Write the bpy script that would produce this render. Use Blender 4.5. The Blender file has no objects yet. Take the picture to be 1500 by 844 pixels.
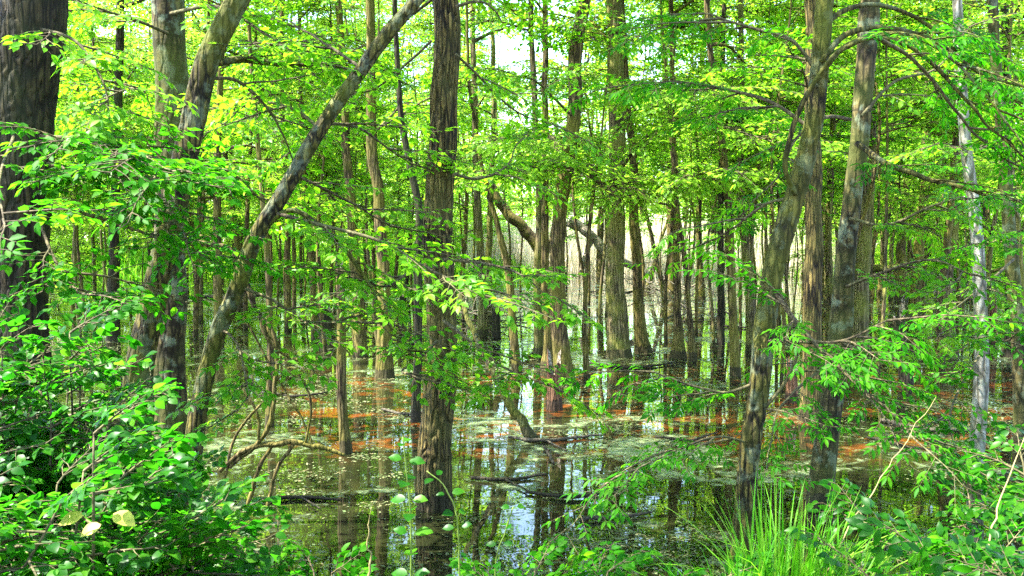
import bpy, math, random
import numpy as np
from mathutils import Vector

R = math.radians
scene = bpy.context.scene
COL = scene.collection

# ------------------------------------------------------------------ camera
F, CX, CY, HOR, CAMH = 1458.0, 750.0, 422.0, 340.0, 2.05
PITCH = math.atan((CY - HOR) / F)
cam_data = bpy.data.cameras.new("camera")
cam_data.sensor_width = 36.0
cam_data.lens = F / 1500 * 36.0
cam_data.clip_start = 0.05
cam_data.clip_end = 2000
cam = bpy.data.objects.new("camera", cam_data)
cam.location = (0, 0, CAMH)
cam.rotation_euler = (R(90) - PITCH, 0, 0)
COL.objects.link(cam)
scene.camera = cam

# ------------------------------------------------------------------ light
SUN_EL, SUN_AZ = 60.0, 262.0        # azimuth the light comes from, clockwise from +Y
world = bpy.data.worlds.new("World")
scene.world = world
world.use_nodes = True
nt = world.node_tree
bg = nt.nodes["Background"]
sky = nt.nodes.new("ShaderNodeTexSky")
sky.sky_type = 'NISHITA'
sky.sun_disc = False
sky.sun_elevation = R(SUN_EL)
sky.sun_rotation = R(SUN_AZ)
sky.air_density = 1.0
sky.dust_density = 1.0
nt.links.new(sky.outputs[0], bg.inputs[0])
bg.inputs[1].default_value = 0.15
sd = bpy.data.lights.new("sun", 'SUN')
sd.energy = 4.8
sd.angle = R(0.5)
sd.color = (1.0, 0.95, 0.86)
so = bpy.data.objects.new("sun", sd)
dv = Vector((math.sin(R(SUN_AZ)) * math.cos(R(SUN_EL)), math.cos(R(SUN_AZ)) * math.cos(R(SUN_EL)), math.sin(R(SUN_EL))))
so.rotation_euler = dv.to_track_quat('Z', 'Y').to_euler()
so.location = (0, 0, 30)
COL.objects.link(so)
scene.view_settings.view_transform = 'Standard'
scene.view_settings.look = 'None'
scene.view_settings.gamma = 1.0
scene.view_settings.use_curve_mapping = False
scene.view_settings.exposure = 2.95
cy = scene.cycles
cy.max_bounces = 6
cy.diffuse_bounces = 3
cy.glossy_bounces = 3
cy.transmission_bounces = 3
cy.transparent_max_bounces = 4
cy.caustics_reflective = False
cy.caustics_refractive = False
cy.sample_clamp_indirect = 6.0
cy.use_adaptive_sampling = True
cy.adaptive_threshold = 0.02
cy.use_denoising = False
try:
    cy.denoiser = 'OPENIMAGEDENOISE'
    cy.denoising_prefilter = 'FAST'
    cy.denoising_input_passes = 'RGB_ALBEDO_NORMAL'
except Exception:
    pass

# ------------------------------------------------------------------ mapping
cp, sp_ = math.cos(PITCH), math.sin(PITCH)
def ray(px, py):
    cx, cyy = (px - CX) / F, (CY - py) / F
    return np.array([cx, cp + cyy * sp_, -sp_ + cyy * cp])
def at(px, py, Y):
    d = ray(px, py)
    return np.array([0, 0, CAMH]) + d * (Y / d[1])
def ground(px, py, z=0.0):
    d = ray(px, py)
    return np.array([0, 0, CAMH]) + d * ((z - CAMH) / d[2])

# ------------------------------------------------------------------ noise
def _hash(ix, iy, iz, seed):
    h = (ix.astype(np.int64) * 374761393 + iy.astype(np.int64) * 668265263 + iz.astype(np.int64) * 2147483647 + seed * 974634777) & 0xffffffff
    h = ((h ^ (h >> 13)) * 1274126177) & 0xffffffff
    h = h ^ (h >> 16)
    return (h & 0xffff) / 65535.0
def vnoise(x, y, z, seed=0):
    x, y, z = np.broadcast_arrays(np.asarray(x, float), np.asarray(y, float), np.asarray(z, float))
    fx, fy, fz = np.floor(x), np.floor(y), np.floor(z)
    u, v, w = x - fx, y - fy, z - fz
    u, v, w = u * u * (3 - 2 * u), v * v * (3 - 2 * v), w * w * (3 - 2 * w)
    r = 0
    for a in (0, 1):
        for b in (0, 1):
            for c in (0, 1):
                wt = (u if a else 1 - u) * (v if b else 1 - v) * (w if c else 1 - w)
                r = r + wt * _hash(fx + a, fy + b, fz + c, seed)
    return r

# ------------------------------------------------------------------ mesh helpers
class MB:
    """collects vertices, quads and triangles and links them as one mesh object"""
    def __init__(s):
        s.v, s.q, s.t, s.n = [], [], [], 0
    def add(s, v, q=None, t=None):
        v = np.asarray(v, np.float32).reshape(-1, 3)
        if q is not None and len(q): s.q.append(np.asarray(q, np.int32).reshape(-1, 4) + s.n)
        if t is not None and len(t): s.t.append(np.asarray(t, np.int32).reshape(-1, 3) + s.n)
        s.v.append(v); s.n += len(v)
    def mesh(s, name, mat, origin=None, smooth=True):
        me = bpy.data.meshes.new(name)
        v = np.concatenate(s.v) if s.v else np.zeros((0, 3), np.float32)
        if origin is not None: v = v - np.asarray(origin, np.float32)
        q = np.concatenate(s.q) if s.q else np.zeros((0, 4), np.int32)
        t = np.concatenate(s.t) if s.t else np.zeros((0, 3), np.int32)
        me.vertices.add(len(v)); me.vertices.foreach_set('co', v.ravel())
        loops = np.concatenate([q.ravel(), t.ravel()])
        me.loops.add(len(loops)); me.loops.foreach_set('vertex_index', loops)
        npol = len(q) + len(t)
        st = np.concatenate([np.arange(len(q)) * 4, len(q) * 4 + np.arange(len(t)) * 3]).astype(np.int32)
        me.polygons.add(npol); me.polygons.foreach_set('loop_start', st)
        if smooth: me.polygons.foreach_set('use_smooth', np.ones(npol, bool))
        me.materials.append(mat)
        me.update(calc_edges=True)
        return me
    def build(s, name, mat, parent=None, origin=None, smooth=True):
        o = bpy.data.objects.new(name, s.mesh(name, mat, origin, smooth))
        COL.objects.link(o)
        if parent is not None: o.parent = parent
        elif origin is not None: o.location = origin
        return o

def tag(o, label=None, cat=None, group=None, kind=None):
    if label: o['label'] = label
    if cat: o['category'] = cat
    if group: o['group'] = group
    if kind: o['kind'] = kind
    return o
def empty(name, loc, label=None, cat=None, group=None):
    o = bpy.data.objects.new(name, None); COL.objects.link(o)
    o.location = loc; o.empty_display_size = 0.2
    return tag(o, label, cat, group)

def spline(pts, n):
    """Catmull-Rom through rows of pts (any columns), n samples, evenly by chord"""
    p = np.asarray(pts, float)
    if len(p) == 2:
        u = np.linspace(0, 1, n)[:, None]
        return p[0] * (1 - u) + p[1] * u
    d = np.r_[0, np.cumsum(np.linalg.norm(np.diff(p[:, :3], axis=0), axis=1))]
    e = np.vstack([2 * p[0] - p[1], p, 2 * p[-1] - p[-2]])
    s = np.linspace(0, d[-1], n)
    i = np.clip(np.searchsorted(d, s, side='right') - 1, 0, len(p) - 2)
    u = ((s - d[i]) / np.maximum(d[i + 1] - d[i], 1e-9))[:, None]
    p0, p1, p2, p3 = e[i], e[i + 1], e[i + 2], e[i + 3]
    return 0.5 * (2 * p1 + (p2 - p0) * u + (2 * p0 - 5 * p1 + 4 * p2 - p3) * u ** 2 + (3 * p1 - p0 - 3 * p2 + p3) * u ** 3)

def frames(P):
    T = np.gradient(P, axis=0)
    T /= np.linalg.norm(T, axis=1)[:, None] + 1e-12
    A = np.zeros_like(P)
    ref = np.array([1.0, 0, 0]) if abs(T[0][0]) < .9 else np.array([0, 1.0, 0])
    a = np.cross(T[0], np.cross(ref, T[0])); a /= np.linalg.norm(a)
    for i in range(len(P)):
        a = a - T[i] * a.dot(T[i]); a /= np.linalg.norm(a) + 1e-12
        A[i] = a
    return T, A, np.cross(T, A)

def tube(mb, P, rad, seg=8, disp=None, cap=True):
    P = np.asarray(P, float); n = len(P)
    rad = np.broadcast_to(np.asarray(rad, float), (n,))
    T, A, B = frames(P)
    th = np.arange(seg) * 2 * np.pi / seg
    c, s_ = np.cos(th), np.sin(th)
    rr = np.repeat(rad[:, None], seg, 1)
    if disp is not None:
        arc = np.r_[0, np.cumsum(np.linalg.norm(np.diff(P, axis=0), axis=1))]
        rr = rr + disp(th[None, :], arc[:, None], rad[:, None])
    V = P[:, None, :] + rr[..., None] * (c[None, :, None] * A[:, None, :] + s_[None, :, None] * B[:, None, :])
    i = np.arange(n - 1)[:, None] * seg; j = np.arange(seg)[None, :]; k = (j + 1) % seg
    Q = np.stack([i + j, i + k, i + seg + k, i + seg + j], -1).reshape(-1, 4)
    V = V.reshape(-1, 3)
    tr = None
    if cap:
        V = np.vstack([V, P[0], P[-1]])
        jj = np.arange(seg); kk = (jj + 1) % seg
        tr = np.vstack([np.stack([kk, jj, np.full(seg, n * seg)], -1),
                        np.stack([(n - 1) * seg + jj, (n - 1) * seg + kk, np.full(seg, n * seg + 1)], -1)])
    mb.add(V, Q, tr)

def segs(mb, S, nside=3):
    """many thin straight cones: S rows p0(3) p1(3) r0 r1"""
    if not len(S): return
    S = np.asarray(S, float)
    p0, p1 = S[:, :3], S[:, 3:6]
    t = p1 - p0; t /= np.linalg.norm(t, axis=1)[:, None] + 1e-9
    ref = np.where(np.abs(t[:, 2:3]) < .9, np.array([[0, 0, 1.0]]), np.array([[1.0, 0, 0]]))
    a = np.cross(t, ref); a /= np.linalg.norm(a, axis=1)[:, None] + 1e-9
    b = np.cross(t, a)
    ang = np.arange(nside) * 2 * np.pi / nside
    ring = np.cos(ang)[None, :, None] * a[:, None] + np.sin(ang)[None, :, None] * b[:, None]
    V = np.concatenate([p0[:, None] + ring * S[:, 6, None, None], p1[:, None] + ring * S[:, 7, None, None]], 1)
    base = np.arange(len(S))[:, None] * 2 * nside
    j = np.arange(nside); k = (j + 1) % nside
    q = np.stack([j, k, nside + k, nside + j], -1)
    mb.add(V.reshape(-1, 3), (base[:, None] + q[None]).reshape(-1, 4))

def bark_disp(depth, width, stretch, seed, fl=0.0):
    """interlacing vertical ridges cut as real relief"""
    def f(th, s, r):
        kx = np.cos(th) * r.mean() / width; ky = np.sin(th) * r.mean() / width
        w = vnoise(kx * .5 + 9, ky * .5, s / width / stretch * 2, seed + 3) - .5
        n = vnoise(kx + w * 1.4, ky - w * 1.4, s / width / stretch, seed)
        n2 = vnoise(kx * 2.1, ky * 2.1, s / width / stretch * 3.2, seed + 7)
        fur = np.clip(np.abs(n - .5) * 8, 0, 1) ** .6
        lump = vnoise(np.cos(th) * 1.3 + 5, np.sin(th) * 1.3, s * 1.1, seed + 11) - .5
        kn = np.clip(vnoise(np.cos(th) * 1.4 + 2, np.sin(th) * 1.4, s * 2.3, seed + 19) - .74, 0, 1)
        return depth * (fur - .85) + depth * .5 * (n2 - .5) + lump * r * .16 + kn * r * 1.0
    return f

# ------------------------------------------------------------------ leaf templates
def fold(vs, q, t): return np.array(vs, float), np.array(q, int).reshape(-1, 4), np.array(t, int).reshape(-1, 3)
LEAF_FAR = fold([(0, 0, 0), (.30, .45, .07), (0, 1, -.06), (-.30, .45, .07)], [], [(0, 1, 2), (0, 2, 3)])
LEAF_MID = fold([(0, 0, 0), (.21, .22, .05), (.25, .55, .05), (0, 1, -.10), (-.25, .55, .05), (-.21, .22, .05), (0, .5, 0)],
                [(0, 1, 2, 6), (0, 6, 4, 5)], [(6, 2, 3), (6, 3, 4)])
LEAFLET = fold([(0, 0, 0), (.14, .3, .03), (.15, .6, .02), (0, 1, -.12), (-.15, .6, .02), (-.14, .3, .03), (0, .5, 0)],
               [(0, 1, 2, 6), (0, 6, 4, 5)], [(6, 2, 3), (6, 3, 4)])
def broad_leaf(w=.33):
    ys = [0, .12, .3, .5, .7, .87, 1]; ws = [0, .62, .97, 1, .75, .34, 0]
    v = []; q = []; t = []
    for i, (y, k) in enumerate(zip(ys, ws)):
        z = -.28 * (y - .25) ** 2
        v.append((0, y, z))
        if 0 < i < 6:
            up = .16 * k * w + .015 * math.sin(i * 2.3)
            v.append((k * w, y + .02, z + up)); v.append((-k * w, y + .02, z + up))
    # index: 0 base; then triples mid,right,left ; last tip
    ix = [0] + [1 + 3 * i for i in range(5)] + [16]
    for i in range(6):
        if i == 0: t += [(0, 2, 1), (0, 1, 3)]
        elif i == 5: t += [(ix[5], ix[5] + 1, 16), (ix[5], 16, ix[5] + 2)]
        else: q += [(ix[i], ix[i] + 1, ix[i + 1] + 1, ix[i + 1]), (ix[i], ix[i + 1], ix[i + 1] + 2, ix[i] + 2)]
    return fold(v, q, t)
LEAF_BROAD = broad_leaf(.34)
LEAF_OVAL = broad_leaf(.24)

def put_leaves(mb, L, tpl):
    """L = dict P,T,N,S arrays; writes every leaf as its own little folded blade"""
    P, T, N, S = L
    T = T / (np.linalg.norm(T, axis=1)[:, None] + 1e-9)
    N = N - T * (N * T).sum(1)[:, None]; N /= np.linalg.norm(N, axis=1)[:, None] + 1e-9
    X = np.cross(T, N)
    v, q, t = tpl
    V = P[:, None] + S[:, None, None] * (v[None, :, 0, None] * X[:, None] + v[None, :, 1, None] * T[:, None] + v[None, :, 2, None] * N[:, None])
    base = np.arange(len(P))[:, None, None] * len(v)
    mb.add(V.reshape(-1, 3), (base + q[None]).reshape(-1, 4) if len(q) else None, (base + t[None]).reshape(-1, 3) if len(t) else None)

def norm(a): return a / (np.linalg.norm(a, axis=-1, keepdims=True) + 1e-9)

def make_spray(rng, leaf=.07, kind='simple', ntw=9, gap=.62):
    """unit flat spray growing along +X, up is +Z. returns wood segs and leaves"""
    P, T, N, S, W = [], [], [], [], []
    nn = ntw
    ax = [np.array([0, 0, 0.])]
    d = np.array([1., 0, 0.06])
    for i in range(nn):
        d = norm(d + rng.normal(0, .07, 3) * [0.3, 1, .5] + [0, 0, -.03])
        ax.append(ax[-1] + d / nn)
    for i in range(nn):
        W.append([*ax[i], *ax[i + 1], .008 * (1 - i / nn) + .002, .008 * (1 - (i + 1) / nn) + .002])
    def leafat(p, t, s, jit=.28):
        P.append(p); T.append(norm(t + np.array([0, 0, rng.normal(-.18, .18)])))
        N.append(norm(np.array([0, 0, 1.]) + rng.normal(0, jit, 3))); S.append(s * rng.uniform(.7, 1.15))
    for i in range(1, nn + 1):
        t = i / nn
        for side in ((1, -1) if rng.random() < .35 else ((1,) if i % 2 else (-1,))):
            ln = .55 * (1 - .62 * t) * rng.uniform(.6, 1.15)
            a = R(rng.uniform(32, 60)) * side
            dd = norm(ax[i] - ax[i - 1])
            dr = np.array([dd[0] * math.cos(a) - dd[1] * math.sin(a), dd[0] * math.sin(a) + dd[1] * math.cos(a), dd[2] + rng.normal(0.0, .12)])
            if kind == 'compound':
                ln = leaf * 3.2 * rng.uniform(.8, 1.1)
                p1 = ax[i] + dr * ln + [0, 0, -.1 * ln]
                W.append([*ax[i], *p1, .0022, .0012])
                for k in range(3):
                    pk = ax[i] + (p1 - ax[i]) * (.45 + .24 * k)
                    for s2 in (1, -1):
                        aa = R(55) * s2
                        leafat(pk, np.array([dr[0] * math.cos(aa) - dr[1] * math.sin(aa), dr[0] * math.sin(aa) + dr[1] * math.cos(aa), dr[2] - .15]), leaf, .16)
                leafat(p1, dr, leaf, .16)
            else:
                m = max(2, int(ln / (leaf * gap)))
                q = ax[i].copy(); e = dr.copy()
                for k in range(m):
                    e = norm(e + rng.normal(0, .1, 3) * [1, 1, .5] + [0, 0, -.03])
                    q2 = q + e * ln / m
                    W.append([*q, *q2, .0035 * (1 - k / m) + .0012, .0035 * (1 - (k + 1) / m) + .0012])
                    s2 = 1 if k % 2 else -1
                    aa = R(rng.uniform(35, 65)) * s2
                    leafat(q2, np.array([e[0] * math.cos(aa) - e[1] * math.sin(aa), e[0] * math.sin(aa) + e[1] * math.cos(aa), e[2]]), leaf)
                    q = q2
                leafat(q, e, leaf)
    return np.array(W), (np.array(P), np.array(T), np.array(N), np.array(S))

rs = np.random.default_rng(11)
SPR_FAR = [make_spray(rs, .098, ntw=9, gap=.66) for _ in range(6)]
SPR_MID = [make_spray(rs, .085, ntw=9, gap=.66) for _ in range(6)]
SPR_NEAR = [make_spray(rs, .085, ntw=8, gap=.8) for _ in range(6)]
SPR_ASH = [make_spray(rs, .085, kind='compound', ntw=9) for _ in range(5)]
SPR_BUSH = [make_spray(rs, .15, ntw=7, gap=.75) for _ in range(6)]
SPR_SMALLBUSH = [make_spray(rs, .11, ntw=7, gap=.8) for _ in range(6)]

def place_sprays(rng, tpls, O, D, L, roll=.25, leafscale=None, wood=True, leaf_keep=1.0):
    """O origins (n,3), D directions (n,3), L lengths (n,): returns (segs, leaves)"""
    O, D, L = np.asarray(O, float), norm(np.asarray(D, float)), np.asarray(L, float)
    Ws, Ps, Ts, Ns, Ss = [], [], [], [], []
    which = rng.integers(0, len(tpls), len(O))
    for k, (W, (P, T, N, S)) in enumerate(tpls):
        m = which == k
        if not m.any(): continue
        o, d, l = O[m], D[m], L[m]
        up = norm(np.array([0, 0, 1.]) + rng.normal(0, roll, (len(o), 3)))
        y = norm(np.cross(up, d)); z = np.cross(d, y)
        M = np.stack([d, y, z], -1)                                   # columns
        tr = lambda A: np.einsum('mij,nj->mni', M, A)
        Ps.append((tr(P) * l[:, None, None] + o[:, None]).reshape(-1, 3))
        Ts.append(tr(T).reshape(-1, 3)); Ns.append(tr(N).reshape(-1, 3))
        sc = l[:, None] if leafscale is None else np.full((len(o), 1), leafscale)
        Ss.append((S[None] * sc).reshape(-1))
        if wood:
            a = tr(W[:, :3]) * l[:, None, None] + o[:, None]; b = tr(W[:, 3:6]) * l[:, None, None] + o[:, None]
            rr = np.broadcast_to(W[None, :, 6:8], (len(o), len(W), 2)) * np.sqrt(l)[:, None, None]
            Ws.append(np.concatenate([a, b, rr], -1).reshape(-1, 8))
    cat = np.concatenate
    P, T, N, S = cat(Ps), cat(Ts), cat(Ns), cat(Ss)
    if leaf_keep < 1:
        k = rng.random(len(P)) < leaf_keep
        P, T, N, S = P[k], T[k], N[k], S[k]
    return (cat(Ws) if Ws else np.zeros((0, 8))), (P, T, N, S)

# ------------------------------------------------------------------ materials
def newmat(name):
    m = bpy.data.materials.new(name); m.use_nodes = True
    nt = m.node_tree; nt.nodes.clear()
    out = nt.nodes.new('ShaderNodeOutputMaterial')
    return m, nt, out
def node(nt, typ, **kw):
    n = nt.nodes.new(typ)
    for k, v in kw.items():
        if k.startswith('i_'):
            n.inputs[k[2:].replace('_', ' ')].default_value = v
        else: setattr(n, k, v)
    return n
def ramp(nt, stops, fac=None, interp='LINEAR'):
    r = nt.nodes.new('ShaderNodeValToRGB'); r.color_ramp.interpolation = interp
    e = r.color_ramp.elements
    while len(e) < len(stops): e.new(.5)
    for x, (p, c) in zip(e, stops): x.position = p; x.color = (*c, 1) if len(c) == 3 else c
    if fac is not None: nt.links.new(fac, r.inputs[0])
    return r
def mixc(nt, fac, a, b, mode='MIX'):
    m = nt.nodes.new('ShaderNodeMix'); m.data_type = 'RGBA'; m.blend_type = mode
    for s, v in ((0, fac), (6, a), (7, b)):
        if hasattr(v, 'is_linked') or hasattr(v, 'links'): nt.links.new(v, m.inputs[s])
        elif s == 0: m.inputs[0].default_value = v
        else: m.inputs[s].default_value = (*v, 1)
    return m.outputs[2]
def math_(nt, op, a, b=0.0, clamp=False):
    m = nt.nodes.new('ShaderNodeMath'); m.operation = op; m.use_clamp = clamp
    for i, v in enumerate((a, b)):
        if hasattr(v, 'links'): nt.links.new(v, m.inputs[i])
        else: m.inputs[i].default_value = v
    return m.outputs[0]

def leaf_mat(name, cols, trans, tmix=.5, rough=.45, spec=.18):
    m, nt, out = newmat(name)
    g = node(nt, 'ShaderNodeNewGeometry'); oi = node(nt, 'ShaderNodeObjectInfo')
    f = math_(nt, 'ADD', math_(nt, 'MULTIPLY', g.outputs['Random Per Island'], .8), math_(nt, 'MULTIPLY', oi.outputs['Random'], .2))
    n = len(cols) - 1
    c = ramp(nt, [(i / n, k) for i, k in enumerate(cols)], f)
    t = ramp(nt, [(i / n, k) for i, k in enumerate(trans)], f)
    nz = node(nt, 'ShaderNodeTexNoise', i_Scale=45.0, i_Detail=3.0); nt.links.new(g.outputs['Position'], nz.inputs['Vector'])
    cc = mixc(nt, .8, c.outputs[0], ramp(nt, [(.35, (.55, .62, .5)), (.6, (1.15, 1.1, 1.0))], nz.outputs[0]).outputs[0], 'MULTIPLY')
    p = node(nt, 'ShaderNodeBsdfPrincipled'); nt.links.new(cc, p.inputs['Base Color'])
    p.inputs['Roughness'].default_value = rough; p.inputs['Specular IOR Level'].default_value = spec
    tr = node(nt, 'ShaderNodeBsdfTranslucent'); nt.links.new(t.outputs[0], tr.inputs[0])
    mx = node(nt, 'ShaderNodeMixShader'); mx.inputs[0].default_value = tmix
    nt.links.new(p.outputs[0], mx.inputs[1]); nt.links.new(tr.outputs[0], mx.inputs[2])
    nt.links.new(mx.outputs[0], out.inputs[0])
    return m
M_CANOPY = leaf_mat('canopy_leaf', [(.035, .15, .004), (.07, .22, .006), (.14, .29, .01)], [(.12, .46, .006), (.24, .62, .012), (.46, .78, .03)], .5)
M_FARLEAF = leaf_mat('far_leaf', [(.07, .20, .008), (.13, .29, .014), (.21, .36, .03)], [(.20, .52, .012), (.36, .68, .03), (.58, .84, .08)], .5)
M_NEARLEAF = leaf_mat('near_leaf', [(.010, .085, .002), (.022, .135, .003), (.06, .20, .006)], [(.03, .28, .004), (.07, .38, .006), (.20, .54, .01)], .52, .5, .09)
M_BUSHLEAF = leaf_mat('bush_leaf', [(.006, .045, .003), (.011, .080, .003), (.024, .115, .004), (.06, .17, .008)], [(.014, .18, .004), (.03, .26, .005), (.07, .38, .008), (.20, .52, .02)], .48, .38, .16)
M_GRASS = leaf_mat('grass_blade', [(.03, .18, .004), (.07, .27, .008), (.20, .28, .04)], [(.09, .44, .01), (.22, .62, .015), (.4, .55, .08)], .4, .4)
M_YELLOWLEAF = leaf_mat('yellowing_leaf', [(.40, .42, .06), (.5, .45, .08)], [(.7, .7, .15), (.7, .7, .15)], .4)

def bark_mat(name, dark, mid, light, moss=(.10, .13, .02), mossamt=.4, lichen=0.0, sx=14, sz=2.4, bump=.6, bdist=.012, bands=0.0):
    m, nt, out = newmat(name)
    tc = node(nt, 'ShaderNodeTexCoord'); oi = node(nt, 'ShaderNodeObjectInfo')
    off = node(nt, 'ShaderNodeVectorMath', operation='ADD'); nt.links.new(tc.outputs['Object'], off.inputs[0])
    cm = node(nt, 'ShaderNodeCombineXYZ'); r50 = math_(nt, 'MULTIPLY', oi.outputs['Random'], 37.0)
    for i in range(3): nt.links.new(r50, cm.inputs[i])
    nt.links.new(cm.outputs[0], off.inputs[1])
    mp = node(nt, 'ShaderNodeMapping'); mp.inputs['Scale'].default_value = (sx * 1.9, sx * 1.9, sz * 1.25); nt.links.new(off.outputs[0], mp.inputs[0])
    n1 = node(nt, 'ShaderNodeTexNoise', i_Scale=1.0, i_Detail=5.0, i_Roughness=.6, i_Distortion=.5); nt.links.new(mp.outputs[0], n1.inputs['Vector'])
    vo = node(nt, 'ShaderNodeTexVoronoi', feature='DISTANCE_TO_EDGE', i_Scale=1.1); 
    wv = node(nt, 'ShaderNodeMix'); wv.data_type = 'VECTOR'; wv.inputs[0].default_value = .35
    nt.links.new(mp.outputs[0], wv.inputs[4]); nt.links.new(n1.outputs['Color'], wv.inputs[5]); nt.links.new(wv.outputs[1], vo.inputs['Vector'])
    n2 = node(nt, 'ShaderNodeTexNoise', i_Scale=2.3, i_Detail=4.0); nt.links.new(off.outputs[0], n2.inputs['Vector'])
    n3 = node(nt, 'ShaderNodeTexNoise', i_Scale=38.0, i_Detail=3.0); nt.links.new(off.outputs[0], n3.inputs['Vector'])
    h = math_(nt, 'ADD', math_(nt, 'MULTIPLY', n1.outputs[0], .6), math_(nt, 'MULTIPLY', math_(nt, 'MINIMUM', vo.outputs['Distance'], .2), 3.5))
    plate = ramp(nt, [(.35, mid), (.62, light)], n1.outputs[0]).outputs[0]
    fis = ramp(nt, [(.03, (0, 0, 0)), (.22, (1, 1, 1))], vo.outputs['Distance']).outputs[0]
    crk = ramp(nt, [(.0, (0, 0, 0)), (.045, (1, 1, 1))], math_(nt, 'ABSOLUTE', math_(nt, 'SUBTRACT', n1.outputs[0], .5))).outputs[0]
    fis = math_(nt, 'MULTIPLY', fis, math_(nt, 'ADD', math_(nt, 'MULTIPLY', crk, .65), .35))
    c = mixc(nt, fis, dark, plate)
    c = mixc(nt, .35, c, ramp(nt, [(.3, (.35, .35, .35)), (.7, (1.0, 1.0, 1.0))], n3.outputs[0]).outputs[0], 'MULTIPLY')
    if bands:
        mb_ = node(nt, 'ShaderNodeMapping'); mb_.inputs['Scale'].default_value = (3, 3, 26); nt.links.new(off.outputs[0], mb_.inputs[0])
        nb = node(nt, 'ShaderNodeTexNoise', i_Scale=1.0, i_Detail=3.0); nt.links.new(mb_.outputs[0], nb.inputs['Vector'])
        c = mixc(nt, math_(nt, 'MULTIPLY', ramp(nt, [(.52, (0, 0, 0)), (.6, (1, 1, 1))], nb.outputs[0]).outputs[0], bands), c, dark)
    if lichen:
        nl = node(nt, 'ShaderNodeTexNoise', i_Scale=7.0, i_Detail=6.0, i_Roughness=.65); nt.links.new(off.outputs[0], nl.inputs['Vector'])
        c = mixc(nt, math_(nt, 'MULTIPLY', ramp(nt, [(.53, (0, 0, 0)), (.6, (1, 1, 1))], nl.outputs[0]).outputs[0], lichen), c, (.24, .30, .20))
    mm = ramp(nt, [(.42, (0, 0, 0)), (.62, (1, 1, 1))], n2.outputs[0]).outputs[0]
    g = node(nt, 'ShaderNodeNewGeometry'); sx_ = node(nt, 'ShaderNodeSeparateXYZ'); nt.links.new(g.outputs['Position'], sx_.inputs[0])
    low = math_(nt, 'MULTIPLY', math_(nt, 'SUBTRACT', .75, math_(nt, 'ADD', sx_.outputs[2], math_(nt, 'MULTIPLY', n2.outputs[0], .5))), 2.2, True)
    mf = math_(nt, 'MULTIPLY', math_(nt, 'MAXIMUM', mm, math_(nt, 'MULTIPLY', low, .8)), mossamt)
    c = mixc(nt, mf, c, moss)
    wet = math_(nt, 'LESS_THAN', math_(nt, 'ADD', sx_.outputs[2], math_(nt, 'MULTIPLY', n1.outputs[0], .16)), .21)
    c = mixc(nt, math_(nt, 'MULTIPLY', wet, .75), c, (.018, .014, .008))
    p = node(nt, 'ShaderNodeBsdfPrincipled', i_Roughness=.85); nt.links.new(c, p.inputs['Base Color'])
    p.inputs['Specular IOR Level'].default_value = .25
    b = node(nt, 'ShaderNodeBump', i_Strength=min(1, bump * 1.3), i_Distance=bdist)
    nt.links.new(math_(nt, 'ADD', math_(nt, 'ADD', h, math_(nt, 'MULTIPLY', fis, .4)), math_(nt, 'MULTIPLY', n3.outputs[0], .25)), b.inputs['Height']); nt.links.new(b.outputs[0], p.inputs['Normal'])
    nt.links.new(p.outputs[0], out.inputs[0])
    return m
M_BARK_OAK = bark_mat('furrowed_bark', (.005, .003, .001), (.075, .050, .014), (.21, .15, .045), moss=(.15, .14, .03), mossamt=.35, sx=24, sz=4, bump=.9, bdist=.012)
M_BARK_DARK = bark_mat('dark_bark', (.006, .004, .002), (.028, .020, .009), (.065, .048, .02), moss=(.05, .07, .015), mossamt=.25, sx=20, sz=4)
M_BARK_LICHEN = bark_mat('lichen_bark', (.010, .007, .002), (.058, .043, .014), (.13, .10, .036), moss=(.09, .11, .015), mossamt=.45, lichen=.35, sx=14, sz=5, bands=.7, bump=.4)
M_BARK_MOSS = bark_mat('mossy_bark', (.007, .005, .001), (.060, .048, .010), (.15, .125, .028), moss=(.085, .10, .006), mossamt=.7, lichen=.25, sx=20, sz=5)
M_BARK_GREY = bark_mat('grey_bark', (.03, .022, .008), (.13, .10, .045), (.25, .20, .10), moss=(.16, .17, .02), mossamt=.6, sx=16, sz=2.6)
M_BARK_BROWN = bark_mat('brown_bark', (.02, .013, .004), (.10, .070, .024), (.19, .14, .055), moss=(.16, .15, .015), mossamt=.5, sx=18, sz=3)
M_BARK_PALE = bark_mat('pale_bark', (.09, .08, .06), (.26, .245, .20), (.42, .40, .35), moss=(.14, .17, .05), mossamt=.25, lichen=.3, sx=12, sz=4, bands=.5, bump=.35)
M_BARK_RED = bark_mat('rotten_red_bark', (.07, .022, .012), (.20, .075, .04), (.34, .16, .09), moss=(.12, .12, .03), mossamt=.15, sx=18, sz=3)
M_DEADWOOD = bark_mat('dead_wood', (.10, .08, .055), (.24, .20, .15), (.42, .37, .29), moss=(.12, .13, .04), mossamt=.2, sx=18, sz=18, bump=.4)
M_TWIG = bark_mat('twig_bark', (.04, .03, .015), (.09, .07, .035), (.15, .12, .06), moss=(.10, .12, .03), mossamt=.3, sx=20, sz=20, bump=.2)
M_STEM = leaf_mat('green_stem', [(.10, .17, .03), (.14, .20, .04)], [(.1, .2, .02)] * 2, .1)
M_STRAW = leaf_mat('straw', [(.22, .19, .08), (.34, .28, .13)], [(.5, .42, .25)] * 2, .2, .6)

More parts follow.
